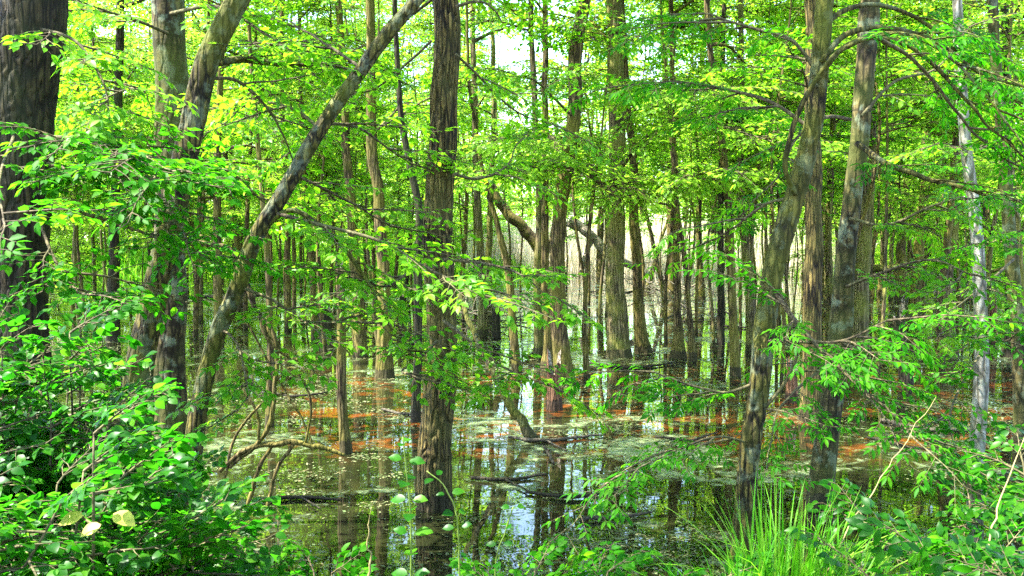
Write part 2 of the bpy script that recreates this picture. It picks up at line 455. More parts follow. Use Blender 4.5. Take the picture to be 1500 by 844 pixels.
def ground_mat():
    m, nt, out = newmat('soil_and_meadow')
    g = node(nt, 'ShaderNodeNewGeometry'); s = node(nt, 'ShaderNodeSeparateXYZ'); nt.links.new(g.outputs['Position'], s.inputs[0])
    n = node(nt, 'ShaderNodeTexNoise', i_Scale=.35, i_Detail=6.0); nt.links.new(g.outputs['Position'], n.inputs['Vector'])
    n2 = node(nt, 'ShaderNodeTexNoise', i_Scale=9.0, i_Detail=6.0); nt.links.new(g.outputs['Position'], n2.inputs['Vector'])
    soil = ramp(nt, [(.3, (.03, .022, .012)), (.6, (.07, .05, .03)), (.75, (.10, .10, .03))], n2.outputs[0]).outputs[0]
    mead = ramp(nt, [(.3, (.30, .27, .15)), (.5, (.50, .45, .33)), (.7, (.24, .30, .08))], n.outputs[0]).outputs[0]
    far = math_(nt, 'MULTIPLY', math_(nt, 'SUBTRACT', s.outputs[1], 44.0), .25, True)
    c = mixc(nt, far, soil, mead)
    p = node(nt, 'ShaderNodeBsdfPrincipled', i_Roughness=.95); nt.links.new(c, p.inputs['Base Color'])
    b = node(nt, 'ShaderNodeBump', i_Strength=.6, i_Distance=.05); nt.links.new(n2.outputs[0], b.inputs['Height']); nt.links.new(b.outputs[0], p.inputs['Normal'])
    nt.links.new(p.outputs[0], out.inputs[0]); return m
def water_mat():
    m, nt, out = newmat('swamp_water')
    g = node(nt, 'ShaderNodeNewGeometry'); s = node(nt, 'ShaderNodeSeparateXYZ'); nt.links.new(g.outputs['Position'], s.inputs[0])
    def noise(sc, det=5.0, rough=.55, dist=0.0, off=0):
        n = node(nt, 'ShaderNodeTexNoise', i_Scale=sc, i_Detail=det, i_Roughness=rough, i_Distortion=dist)
        if off:
            a = node(nt, 'ShaderNodeVectorMath', operation='ADD'); a.inputs[1].default_value = (off, off * .7, 0)
            nt.links.new(g.outputs['Position'], a.inputs[0]); nt.links.new(a.outputs[0], n.inputs['Vector'])
        else: nt.links.new(g.outputs['Position'], n.inputs['Vector'])
        return n.outputs[0]
    big = noise(.7, 5, .65, .8, 3); fine = noise(5.0, 8, .75, .8, 8); spk = noise(26, 3, .6, 0, 2)
    # iron-red stain of the water in one belt
    y = s.outputs[1]
    belt = math_(nt, 'MULTIPLY', math_(nt, 'MULTIPLY', math_(nt, 'SUBTRACT', y, 8.6), .8, True), math_(nt, 'MULTIPLY', math_(nt, 'SUBTRACT', 15.5, y), .5, True))
    rn = ramp(nt, [(.50, (0, 0, 0)), (.61, (1, 1, 1))], noise(1.5, 7, .7, .9, 21)).outputs[0]
    xm = math_(nt, 'MULTIPLY', math_(nt, 'ADD', s.outputs[0], 3.2), .7, True)
    rust = math_(nt, 'MULTIPLY', math_(nt, 'MULTIPLY', belt, rn), xm)
    deep = ramp(nt, [(.35, (.006, .008, .003)), (.65, (.018, .020, .006))], big).outputs[0]
    c = mixc(nt, rust, deep, (.13, .036, .006))
    # thin floating film and duckweed mats
    mat_ = math_(nt, 'ADD', math_(nt, 'MULTIPLY', big, .55), math_(nt, 'MULTIPLY', fine, .55))
    bl2 = math_(nt, 'MULTIPLY', math_(nt, 'MULTIPLY', math_(nt, 'SUBTRACT', y, 7.8), .8, True), math_(nt, 'MULTIPLY', math_(nt, 'SUBTRACT', 11.6, y), .8, True))
    mat_ = math_(nt, 'ADD', mat_, math_(nt, 'MULTIPLY', math_(nt, 'MULTIPLY', bl2, math_(nt, 'MULTIPLY', math_(nt, 'ADD', s.outputs[0], .9), 1.0, True)), .035))
    mats = ramp(nt, [(.60, (0, 0, 0)), (.66, (1, 1, 1))], mat_).outputs[0]
    film = ramp(nt, [(.50, (0, 0, 0)), (.60, (1, 1, 1))], fine).outputs[0]
    mc = ramp(nt, [(.35, (.045, .06, .025)), (.5, (.09, .125, .045)), (.62, (.17, .19, .11)), (.75, (.08, .07, .04))], spk).outputs[0]
    c = mixc(nt, mats, c, mc)
    p = node(nt, 'ShaderNodeBsdfPrincipled'); nt.links.new(c, p.inputs['Base Color'])
    p.inputs['IOR'].default_value = 1.75
    rough = math_(nt, 'ADD', math_(nt, 'MULTIPLY', film, .02), math_(nt, 'ADD', math_(nt, 'MULTIPLY', mats, .35), .008))
    nt.links.new(rough, p.inputs['Roughness'])
    w = noise(1.6, 3, .5, 0, 5)
    b1 = node(nt, 'ShaderNodeBump', i_Strength=.12, i_Distance=.02); nt.links.new(w, b1.inputs['Height'])
    b2 = node(nt, 'ShaderNodeBump', i_Strength=.5, i_Distance=.012); nt.links.new(math_(nt, 'MULTIPLY', spk, mats), b2.inputs['Height']); nt.links.new(b1.outputs[0], b2.inputs['Normal'])
    nt.links.new(b2.outputs[0], p.inputs['Normal'])
    nt.links.new(p.outputs[0], out.inputs[0]); return m

# ------------------------------------------------------------------ ground and water
def terrain_z(x, y):
    near = np.clip((5.0 + .35 * np.sin(x * 1.3) + .25 * np.abs(x) - y) / 1.6, 0, 1)
    far = np.clip((y - 46 - 3 * np.sin(x * .13) - 1.2 * np.sin(x * .5)) / 6, 0, 1)
    rise = np.clip((y - 60) / 300, 0, 1) * 4
    side = np.clip((np.abs(x) - 60) / 10, 0, 1)
    h = np.maximum(np.maximum(near, far), side)
    return -.45 + h * (.85) + rise + (vnoise(x * .8, y * .8, 0, 5) - .5) * .12
gx = np.r_[np.linspace(-600, -70, 14), np.linspace(-60, 60, 121), np.linspace(70, 600, 14)]
gy = np.r_[np.linspace(-60, -6, 8), np.linspace(-5, 12, 69), np.linspace(12.5, 70, 93), np.linspace(80, 900, 20)]
GX, GY = np.meshgrid(gx, gy)
GZ = terrain_z(GX, GY)
mb = MB(); nx, ny = len(gx), len(gy)
ii = (np.arange(ny - 1)[:, None] * nx + np.arange(nx - 1)[None]).ravel()
mb.add(np.stack([GX, GY, GZ], -1).reshape(-1, 3), np.stack([ii, ii + 1, ii + nx + 1, ii + nx], -1))
tag(mb.build('ground', ground_mat()), kind='structure')
mb = MB()
mb.add([(-66, -3, 0), (66, -3, 0), (66, 56, 0), (-66, 56, 0)], [(0, 1, 2, 3)])
tag(mb.build('water', water_mat(), smooth=False), kind='structure')

# ------------------------------------------------------------------ trees
def trunk_from_px(pts, Y, lean_y=0.0):
    """pts: (px, py, width px) from top to base, all at depth Y -> rows x y z r, base first"""
    rows = []
    for px, py, w in pts:
        p = at(px, py, Y); k = (p[1]) / F
        rows.append([p[0], p[1], p[2], w * .5 * k])
    rows = np.array(rows[::-1])
    if lean_y: rows[:, 1] += lean_y * (rows[:, 2] - rows[0, 2])
    return rows
def extend_up(rows, H, rng):
    a, b = rows[-1], rows[-2]
    d = (a - b)[:3] / (np.linalg.norm((a - b)[:3]) + 1e-9)
    d = norm(d * .5 + np.array([0, 0, .6]))
    n = 4; out = [*rows]
    left = H - a[2]
    if left <= 0.3: return rows
    for i in range(1, n + 1):
        p = out[-1].copy()
        d = norm(d + rng.normal(0, .05, 3) + [0, 0, .08])
        p[:3] += d * left / n; p[3] = a[3] * (1 - .85 * i / n)
        out.append(p)
    return np.array(out)

def crown_parts(rng, spine, z0, n_limbs, limb, leafs, dens=1.0, spr=(.7, 1.25), taper=.55, tpls=None, keep=1.0):
    """limbs along the spine (rows x y z r) above z0; returns limb tubes + sprays"""
    top = spine[-1, 2]
    O, D, L, tubes = [], [], [], []
    for i in range(n_limbs):
        u = (i + rng.random()) / n_limbs
        z = z0 + (top - z0) * u ** .95
        k = np.argmin(np.abs(spine[:, 2] - z)); p = spine[k, :3].copy()
        az = rng.uniform(0, 2 * np.pi); ln = limb * (1 - taper * u) * rng.uniform(.6, 1.2)
        el = R(rng.uniform(5, 45))
        d = np.array([math.cos(az) * math.cos(el), math.sin(az) * math.cos(el), math.sin(el)])
        pts = [p.copy()]; m = 6
        for j in range(m):
            d = norm(d + rng.normal(0, .12, 3) + [0, 0, -.07])
            p = p + d * ln / m; pts.append(p.copy())
            if j >= 1:
                for _ in range(max(1, int(round(rng.uniform(.8, 2.2) * dens)))):
                    a2 = rng.uniform(-1.25, 1.25)
                    dd = np.array([d[0] * math.cos(a2) - d[1] * math.sin(a2), d[0] * math.sin(a2) + d[1] * math.cos(a2), rng.normal(.05, .14)])
                    O.append(p); D.append(dd); L.append(rng.uniform(*spr))
        tubes.append((np.array(pts), min(.02 + .012 * ln, spine[k, 3] * .7)))
    return tubes, place_sprays(rng, tpls, O, D, L, wood=True, leaf_keep=keep)

def build_tree(name, label, rows, rng, bark, seg=14, disp=None, H=11, z0=3.0, limbs=12, limb=2.2, dens=1.0, leafm=None,
               tpls=None, tpl=LEAF_FAR, group=None, cat='tree', step=.12, keep=1.0, twig_side=3, flare=True, spr=(.7, 1.25)):
    base = rows[0, :3].copy(); base[2] = 0
    rows = rows.copy()
    if rows[0, 2] > -.3:                                               # run the trunk down into the bed
        r0 = rows[0].copy(); r0[2] = -.35; r0[3] *= 1.12
        rows = np.vstack([r0, rows])
    rows = extend_up(rows, H, rng)
    n = max(12, int(rows[-1, 2] / step))
    S = spline(rows, n); S[:, 3] = np.maximum(S[:, 3], .006)
    S[:, 0] += rows[1, 3] * .22 * (vnoise(S[:, 2] * 2.6, 7, 0, int(rng.integers(1e6))) - .5) * np.clip(S[:, 2], 0, 1)
    wob = min(.04, rows[1, 3] * .35)
    S[:, 0] += wob * (vnoise(S[:, 2] * .9, 0, 0, int(rng.integers(1e6))) - .5) * np.clip(S[:, 2], 0, 1)
    if flare:
            S[:, 3] *= 1 + .14 * np.exp(-np.clip(S[:, 2] + .05, 0, 9) / .18)
    root = empty(name, base, label, cat, group)
    tm = MB(); tube(tm, S[:, :3], S[:, 3], seg, disp)
    cm = None
    if limbs:
        tubes, (W, L) = crown_parts(rng, S, z0, limbs, limb, None, dens, spr=spr, tpls=tpls, keep=keep)
        for pts, r in tubes:
            tube(tm, spline(pts, 10), np.linspace(r, .006, 10), 5)
        segs(tm, W, twig_side)
        cm = MB(); put_leaves(cm, L, tpl)
    tm.build('trunk', bark, root, origin=base)
    if cm: cm.build('crown', leafm, root, origin=base)
    return root, S, base

def add_branch(root, base, pts, r0, r1, rng, bark=M_TWIG, sprays=None, tpls=None, tpl=LEAF_MID, leafm=None, disp=None, seg=7,
               sl=(.35, .7), start=.35, label=None, spread=1.2, droop=-.05, leafscale=None):
    """a limb as a part of its tree, its leaves a sub-part"""
    P = spline(pts, max(12, len(pts) * 6))
    P = P + (np.stack([vnoise(np.arange(len(P)) * .37, 3.3, 0, int(rng.integers(1e6))) - .5 for _ in range(3)], -1)) * np.linspace(0, 1, len(P))[:, None] * r0 * 1.6
    m = MB(); tube(m, P, r1 + (r0 - r1) * (1 - np.linspace(0, 1, len(P)) ** 1.6), seg, disp)
    W = None
    if sprays:
        O, D, L = [], [], []
        T = np.gradient(P, axis=0); T = norm(T)
        for i in range(sprays):
            k = int((start + (1 - start) * (i + rng.random()) / sprays) * (len(P) - 1))
            a = rng.uniform(.35, spread) * (1 if i % 2 else -1)
            d = T[k]; h = norm(np.array([d[0], d[1], d[2] * .4]))
            O.append(P[k]); D.append([h[0] * math.cos(a) - h[1] * math.sin(a), h[0] * math.sin(a) + h[1] * math.cos(a), h[2] * .5 + rng.normal(droop, .12)])
            L.append(rng.uniform(*sl))
        O.append(P[-1]); D.append(T[-1] * [1, 1, .4] + [0, 0, droop]); L.append(rng.uniform(*sl))
        W, LV = place_sprays(rng, tpls, O, D, L, roll=.3, leafscale=leafscale)
        segs(m, W, 4)
    b = m.build('branch', bark, root, origin=base)
    if label: b['label'] = label
    if sprays:
        lm = MB(); put_leaves(lm, LV, tpl); lm.build('foliage', leafm, b, origin=np.zeros(3) + base * 0 + base)
    return b

# ------------------------------------------------------------------ the nearest trees, one by one
GN, GT = 'trees on the near bank', 'trees standing in the swamp'
def depth(py): return ground(CX, py)[1]
rng = np.random.default_rng(5)
def near_tree(name, label, Y, pts, bark, seed, seg=64, H=10, depthm=.010, width=.028, stretch=7, limbs=4, z0=4.9, limb=1.8, step=.012, dens=.8, cat='tree', group=None, leafm=None, tpls=None):
    r = np.random.default_rng(seed)
    rows = trunk_from_px(pts, Y)
    rows[:, 3] *= {24: .80, 25: .82, 26: .80, 27: .9, 28: .92, 29: .88, 21: .9}.get(seed, .97)
    # the finely cut lower trunk is only as fine as it is seen; the mesh keeps one step size
    return build_tree(name, label, rows, r, bark, seg, bark_disp(depthm, width, stretch, seed), H=H, z0=z0, limbs=limbs, limb=limb,
                      dens=dens, leafm=leafm or M_CANOPY, tpls=tpls or SPR_MID, tpl=LEAF_FAR, step=step, cat=cat, group=group)

TREES = {}
def reg(key, t): TREES[key] = t; return t
# broad furrowed tree in the water, the main trunk
yA = depth(744)
reg('main', near_tree('furrowed_tree', 'straight trunk with deeply furrowed brown bark rising from the water, nearest one in the middle', yA,
    [(651, -60, 39), (650, 100, 42), (648, 250, 44), (644, 400, 47), (641, 550, 50), (638, 680, 54), (638, 742, 58)], M_BARK_OAK, 21, seg=120, depthm=.016, width=.030, stretch=7, step=.009, H=9.5, z0=5.2))
# far left dark tree
yL = 5.6
reg('dark', near_tree('dark_tree', 'thickest trunk of all, very dark rough bark, cut by the left picture edge', yL,
    [(48, -60, 92), (42, 100, 86), (34, 250, 84), (32, 400, 78), (35, 560, 78), (36, 800, 92)], M_BARK_DARK, 22, seg=110, depthm=.012, width=.03, stretch=4, step=.011, H=10, z0=4.8, limbs=17, limb=3.2, dens=1.2))  # crown out of view, extra limbs added to shade the left shrubs
reg('lichen', near_tree('lichen_tree', 'upright grey trunk with pale lichen patches behind the leaning trunk at left', 7.4,
    [(250, -60, 46), (251, 100, 47), (251, 250, 47), (250, 400, 48), (249, 550, 50), (247, 740, 56)], M_BARK_LICHEN, 23, seg=48, depthm=.003, width=.05, stretch=1, step=.02, H=10, z0=5))
reg('lean', near_tree('leaning_tree', 'thick mossy trunk leaning to the right across the lichen spotted grey trunk', 6.0,
    [(385, -90, 40), (345, 5, 41), (305, 90, 42), (280, 180, 44), (262, 260, 44), (245, 350, 46), (225, 430, 46), (208, 520, 50), (200, 640, 56), (198, 790, 60)], M_BARK_MOSS, 24, seg=72, depthm=.006, width=.03, stretch=5, step=.012, H=7.5, z0=5))
reg('slant', near_tree('slanting_tree', 'slender mossy trunk slanting far to the right, between leaning tree and furrowed trunk', 6.2,
    [(660, -60, 20), (610, 0, 22), (560, 60, 23), (500, 145, 25), (455, 215, 26), (415, 285, 27), (375, 350, 28), (350, 420, 29), (318, 490, 31), (298, 560, 32), (284, 640, 34), (276, 760, 36)], M_BARK_MOSS, 25, seg=56, depthm=.005, width=.025, stretch=5, step=.012, H=5.6, z0=4.9, limbs=5, limb=1.4))
reg('right', near_tree('bent_tree', 'rough mossy trunk bending up to the right with arching branches at its top', 5.6,
    [(1214, -60, 30), (1209, 20, 31), (1202, 100, 31), (1192, 180, 33), (1172, 260, 35), (1148, 340, 38), (1130, 410, 38), (1120, 480, 40), (1112, 550, 38), (1100, 640, 38), (1092, 720, 38), (1084, 830, 40)], M_BARK_MOSS, 26, seg=80, depthm=.007, width=.026, stretch=4, step=.011, H=7.5, z0=5))
reg('mottled', near_tree('mottled_tree', 'tall olive grey lichen mottled trunk just right of the bent mossy trunk', 7.3,
    [(1278, -60, 28), (1272, 60, 29), (1262, 170, 30), (1250, 280, 31), (1240, 380, 33), (1234, 470, 35), (1224, 560, 36), (1210, 640, 38), (1202, 720, 42)], M_BARK_LICHEN, 27, seg=48, depthm=.003, width=.04, stretch=2, step=.02, H=9.5, z0=5.2))
yW = depth(705)
reg('white', near_tree('white_barked_tree', 'slim trunk with whitish upper bark leaning slightly left near the right edge', yW,
    [(1401, -60, 13), (1403, 20, 14), (1408, 150, 16), (1418, 250, 18), (1428, 340, 19), (1435, 430, 20), (1437, 520, 22), (1433, 620, 24), (1428, 702, 25)], M_BARK_PALE, 28, seg=40, depthm=.002, width=.04, stretch=2, step=.02, H=8.5, z0=5.2, limbs=7))
reg('edge', near_tree('edge_tree', 'grey trunk standing at the right picture edge beyond the white barked one', depth(655),
    [(1452, -60, 15), (1458, 60, 16), (1468, 180, 18), (1478, 300, 20), (1487, 420, 22), (1494, 540, 24), (1498, 650, 27)], M_BARK_LICHEN, 29, seg=36, depthm=.003, width=.04, stretch=2, step=.03, H=9, z0=5.2, limbs=8))

# ------------------------------------------------------------------ trees of the middle distance, one by one
# name, label, bark, height, relief, [(px, py, width) top to base]
MID = [
 ('furrowed_tree', 'broad furrowed greyish trunk with flared foot, thickest in the open water right of middle', M_BARK_GREY, 13, .009,
  [(902, -20, 28), (903, 100, 30), (903, 220, 30), (901, 330, 32), (902, 430, 35), (905, 490, 38), (906, 522, 44)]),
 ('curved_tree', 'brown trunk curving left then out at its base, left of the broad greyish one', M_BARK_BROWN, 12, .007,
  [(857, -20, 19), (848, 60, 21), (838, 170, 23), (826, 260, 24), (820, 350, 25), (819, 450, 27), (823, 520, 30), (829, 564, 36)]),
 ('yellow_footed_tree', 'slim trunk with yellow mossy foot just right of the broad greyish trunk', M_BARK_BROWN, 10, .004,
  [(912, -10, 9), (918, 120, 12), (926, 240, 14), (930, 330, 16), (933, 420, 17), (938, 480, 20), (942, 517, 26)]),
 ('pole_tree', 'straight pole trunk with a swollen yellow green base, third right of the broad greyish trunk', M_BARK_BROWN, 10, .003,
  [(984, -10, 8), (988, 200, 10), (991, 350, 11), (993, 470, 13), (993, 525, 29)]),
 ('sapling', 'crooked thin stem touching the pole trunk with the swollen base on its right', M_BARK_BROWN, 8, 0,
  [(978, 140, 6), (990, 290, 8), (1003, 380, 9), (1009, 450, 9), (1015, 528, 13)]),
 ('pole_tree', 'pale brown pole trunk swaying right, alone in water midway to the bent mossy trunk', M_BARK_BROWN, 11, .003,
  [(1036, -10, 9), (1050, 140, 11), (1064, 280, 13), (1072, 400, 14), (1076, 500, 15), (1077, 551, 18)]),
 ('pole_tree', 'wavy twin looking trunk with a forked top close to the left of bent mossy trunk', M_BARK_GREY, 11, .003,
  [(1085, -10, 9), (1088, 150, 10), (1086, 260, 12), (1092, 350, 14), (1098, 430, 16), (1102, 514, 22)]),
 ('sapling', 'thin stem curving right above, springing beside the wavy trunk near the bent tree', M_BARK_GREY, 8, 0,
  [(1118, 180, 5), (1108, 280, 7), (1100, 360, 8), (1102, 440, 9), (1106, 505, 11)]),
 ('dark_tree', 'dark distant double trunk on the far shore between the poles in the pale meadow gap', M_BARK_DARK, 14, .004,
  [(1052, 50, 14), (1051, 200, 15), (1050, 300, 16), (1049, 399, 29)]),
 ('pole_tree', 'narrow upright trunk close to the left side of the curved brown trunk', M_BARK_BROWN, 11, .003,
  [(797, -10, 9), (798, 200, 11), (801, 400, 13), (803, 500, 15), (806, 541, 29)]),
 ('pole_tree', 'narrow upright trunk second to the left of the curved brown trunk', M_BARK_GREY, 11, .003,
  [(776, -10, 8), (783, 150, 10), (789, 300, 11), (788, 420, 13), (790, 519, 17)]),
 ('crooked_tree', 'crooked thin trunk bowing to the right between furrowed main trunk and curved brown trunk', M_BARK_BROWN, 8, .002,
  [(690, 150, 6), (708, 260, 7), (728, 330, 9), (744, 400, 12), (751, 480, 13), (757, 546, 17)]),
 ('sapling', 'thin double bowed stem in the gap right of the curved brown trunk', M_BARK_BROWN, 7, 0,
  [(880, 210, 4), (866, 300, 6), (859, 390, 7), (857, 480, 8), (860, 562, 12)]),
 ('rough_tree', 'stout dark trunk with flared base, right of two left of the furrowed main trunk', M_BARK_BROWN, 12, .006,
  [(540, -10, 14), (546, 200, 17), (555, 300, 18), (560, 400, 20), (562, 480, 24), (564, 553, 31)]),
 ('rough_tree', 'straight brown trunk standing left beside the stout dark trunk with flared base', M_BARK_BROWN, 12, .005,
  [(496, -10, 11), (508, 200, 13), (515, 300, 16), (521, 400, 18), (526, 470, 21), (528, 523, 25)]),
 ('crooked_tree', 'dark crooked trunk almost touching the left side of the furrowed main trunk', M_BARK_DARK, 9, .003,
  [(585, 150, 10), (600, 240, 12), (613, 310, 13), (612, 400, 13), (613, 500, 13), (609, 618, 16)]),
 ('sturdy_tree', 'sturdy ribbed trunk partly hidden behind the bent mossy trunk on its right side', M_BARK_OAK, 12, .007,
  [(1184, -10, 18), (1188, 120, 22), (1191, 260, 26), (1191, 360, 29), (1194, 460, 31), (1191, 545, 34), (1188, 615, 40)]),
 ('rough_tree', 'grey brown trunk hugging the right side of the mottled olive trunk', M_BARK_GREY, 12, .005,
  [(1272, 60, 20), (1272, 200, 22), (1266, 340, 25), (1260, 440, 28), (1258, 514, 34)]),
 ('pole_tree', 'left trunk of the yellowish pair left of the white barked tree', M_BARK_BROWN, 11, .003,
  [(1404, 120, 9), (1397, 240, 11), (1388, 350, 12), (1380, 440, 14), (1376, 537, 17)]),
 ('pole_tree', 'right trunk of the yellowish pair left of the white barked tree', M_BARK_GREY, 11, .003,
  [(1412, 120, 9), (1405, 240, 11), (1395, 360, 13), (1391, 440, 14), (1391, 522, 29)]),
 ('rough_tree', 'short looking dark trunk left of the yellowish pair, its foot wide, in shade', M_BARK_BROWN, 12, .004,
  [(1362, 100, 12), (1356, 240, 14), (1347, 350, 16), (1340, 456, 23)]),
 ('rough_tree', 'dark trunk with swollen foot between the white barked tree and the edge trunk', M_BARK_DARK, 12, .004,
  [(1474, 100, 14), (1478, 250, 16), (1481, 400, 18), (1480, 523, 28)]),
 ('pole_tree', 'thin grey trunk behind, a little to the right of the sturdy ribbed trunk', M_BARK_GREY, 10, .002,
  [(1222, 60, 8), (1220, 200, 10), (1214, 330, 11), (1216, 440, 13), (1218, 500, 17)]),
 ('pole_tree', 'slender trunk close to the right of the furrowed main trunk', M_BARK_GREY, 11, .002,
  [(692, 60, 9), (696, 200, 11), (700, 320, 12), (706, 420, 14), (706, 492, 18)]),
 ('pole_tree', 'straight thin trunk with pale streak, second one right of the furrowed main trunk', M_BARK_GREY, 10, .002,
  [(722, 60, 7), (722, 200, 8), (718, 320, 10), (716, 405, 12), (715, 470, 14)]),
 ('pole_tree', 'slim brown trunk under the leafy boughs, second left of the slanting trunk reflection', M_BARK_BROWN, 9, .002,
  [(382, 260, 8), (390, 360, 9), (396, 450, 10), (397, 540, 12), (395, 625, 15)]),
 ('pole_tree', 'thin upright trunk left of the straight brown trunk, in green shade', M_BARK_BROWN, 10, .002,
  [(412, 100, 7), (418, 250, 8), (421, 350, 9), (422, 480, 12)]),
 ('pole_tree', 'straight slim trunk in the pale gap right of the yellow footed tree, by brush pile', M_BARK_BROWN, 12, .002,
  [(972, 60, 10), (978, 200, 12), (983, 330, 13), (984, 432, 16)]),
 ('sapling', 'thin slanting stem leaning left in front of the pale meadow, right of yellow footed tree', M_BARK_GREY, 6, 0,
  [(945, 300, 5), (955, 350, 7), (966, 400, 8), (974, 442, 11)]),
 ('sapling', 'thin stem leaning right in front of the pale meadow, crossing a left leaning stem', M_BARK_GREY, 6, 0,
  [(978, 325, 5), (966, 360, 6), (955, 400, 8), (948, 425, 9)]),
 ('pole_tree', 'tall thin trunk just right of the crooked stem, left of the swaying pole', M_BARK_BROWN, 11, .002,
  [(1030, 60, 8), (1026, 200, 9), (1024, 330, 10), (1028, 440, 12)]),
 ('pole_tree', 'thin dark trunk in the distance between swaying pole and wavy trunk', M_BARK_DARK, 12, .002,
  [(1060, 60, 8), (1058, 200, 9), (1056, 330, 10), (1056, 505, 13)]),
 ('rough_tree', 'trunk in the group behind the white barked tree, leftmost, slightly tilted', M_BARK_BROWN, 12, .003,
  [(1338, 100, 10), (1330, 240, 12), (1322, 350, 14), (1316, 438, 29)]),
 ('rough_tree', 'dark straight trunk at far left between thickest dark trunk and the lichen spotted one', M_BARK_DARK, 12, .003,
  [(176, -10, 12), (172, 150, 14), (168, 300, 16), (166, 500, 22)]),
]
mid_px = []
for i, (nm, lab, bark, H, rel, pts) in enumerate(MID):
    r = np.random.default_rng(300 + i)
    Y = depth(pts[-1][1]); big = rel >= .004
    rows = trunk_from_px(pts, Y)
    rows[:, 3] *= .82 if i == 0 else .87
    thin = nm == 'sapling'
    T_ = build_tree(nm, lab, rows, r, bark, 40 if big else (16 if not thin else 9), bark_disp(rel, .045 if big else .03, 6, 300 + i) if rel else None,
               H=H * (1 if not thin else .8), z0=(2.05 + .233 * Y * .8) if not thin else 2.4, keep=.8, limbs=int(3 + H * .42) if not thin else 4,
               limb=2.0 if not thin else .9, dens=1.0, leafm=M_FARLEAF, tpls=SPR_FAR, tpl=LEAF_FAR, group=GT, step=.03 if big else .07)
    mid_px.append((pts[-1][0], pts[-1][1])); TREES[i] = T_

# ------------------------------------------------------------------ trees farther off: seven grown once, then copied
PROTO = []
for k in range(8):
    r = np.random.default_rng(900 + k)
    H = r.uniform(11, 14.5)
    lean = r.normal(0, .35, 2)
    rows = np.array([[lean[0] * (z / 8) ** 1.3 + .12 * math.sin(z * .7 + k), lean[1] * (z / 8) ** 1.3, z, (.07 + .018 * (k % 3)) * (1 - z / H * .75)] for z in np.linspace(0, H, 9)])
    bark = [M_BARK_GREY, M_BARK_BROWN, M_BARK_BROWN, M_BARK_DARK][k % 4]
    root, S, base = build_tree('forest_tree', None, rows, r, bark, 9, bark_disp(.006, .05, 6, 900 + k), H=H, z0=[1.6, 3.4, 2.2, 3.8, 1.8, 2.8, 3.6, 2.4][k], limbs=18, limb=2.6, dens=1.15,
                         leafm=M_FARLEAF, tpls=SPR_FAR, tpl=LEAF_FAR, step=.2, spr=(.9, 1.4), keep=.74, twig_side=3)
    PROTO.append(root)
def copy_tree(root, loc, rz, sc):
    c = root.copy(); COL.objects.link(c); c.location = loc; c.rotation_euler = (0, 0, rz); c.scale = (sc, sc, sc)
    for ch in root.children:
        d = ch.copy(); COL.objects.link(d); d.parent = c
    return c
r = np.random.default_rng(77)
spots = []
tries = 0
while len(spots) < 120 and tries < 9000:
    tries += 1
    u = r.random(); Y = 17 + 43 * u ** .8
    X = r.uniform(-.62, .62) * Y
    px = CX + X / Y * F
    if 700 < px < 1180 and 26 < Y < 62 and r.random() < .72: continue        # the pale clearing
    if 560 < px < 870 and Y > 19 and r.random() < .35: continue               # the canopy is open here
    if any((X - a) ** 2 + (Y - b) ** 2 < (1.3 if Y < 45 else 3.5) for a, b, _ in spots): continue
    if Y < 26 and any(abs(px - m[0]) < 26 for m in mid_px): continue
    spots.append((X, Y, px))
spots.sort(key=lambda s: s[1])
marks = [(-999, 'the left picture edge'), (35, 'the thickest dark trunk'), (250, 'the lichen spotted trunk'), (421, 'the slim shaded trunk'), (562, 'the stout flared trunk'),
         (640, 'the furrowed main trunk'), (820, 'the curved brown trunk'), (905, 'the broad greyish trunk'), (1075, 'the swaying pole'), (1195, 'the sturdy ribbed trunk'),
         (1340, 'the short dark trunk'), (1432, 'the white barked tree'), (1487, 'the edge trunk'), (9999, 'the right picture edge')]
ordn = ['nearest', 'second nearest', 'third nearest', 'fourth nearest', 'fifth nearest', 'sixth nearest', 'seventh nearest', 'eighth nearest', 'ninth nearest', 'tenth nearest', 'eleventh nearest', 'twelfth nearest', 'thirteenth nearest', 'fourteenth nearest', 'fifteenth nearest', 'sixteenth nearest', 'seventeenth nearest', 'eighteenth nearest', 'nineteenth nearest', 'twentieth nearest', 'twenty first nearest', 'twenty second nearest', 'twenty third nearest', 'twenty fourth nearest', 'twenty fifth nearest', 'twenty sixth nearest', 'twenty seventh nearest', 'twenty eighth nearest', 'twenty ninth nearest', 'thirtieth nearest']
zone_n = {}
tint = ['greyish', 'brown', 'brown', 'dark']
for i, (X, Y, px) in enumerate(spots):
    k = int(r.integers(0, 8)); src = PROTO[k]
    z = 0 if Y < 47 else .35
    sc = r.uniform(.8, 1.1) * (.8 if Y < 30 else 1.0)
    o = copy_tree(src, (X, Y, z - .1), r.uniform(0, 6.28), sc)
    zi = max(j for j, m in enumerate(marks) if m[0] <= px)
    zone_n[zi] = zone_n.get(zi, -1) + 1
    a, b = marks[zi][1], marks[zi + 1][1]
    q = ordn[min(zone_n[zi], 29)]
    if zi == 0: lab = '%s background tree left of %s' % (q, b)
    elif zi == len(marks) - 2: lab = '%s background tree right of %s' % (q, a)
    else: lab = '%s background tree between %s and %s' % (q, a, b)
    tag(o, lab, 'tree', 'background trees of the swamp forest')
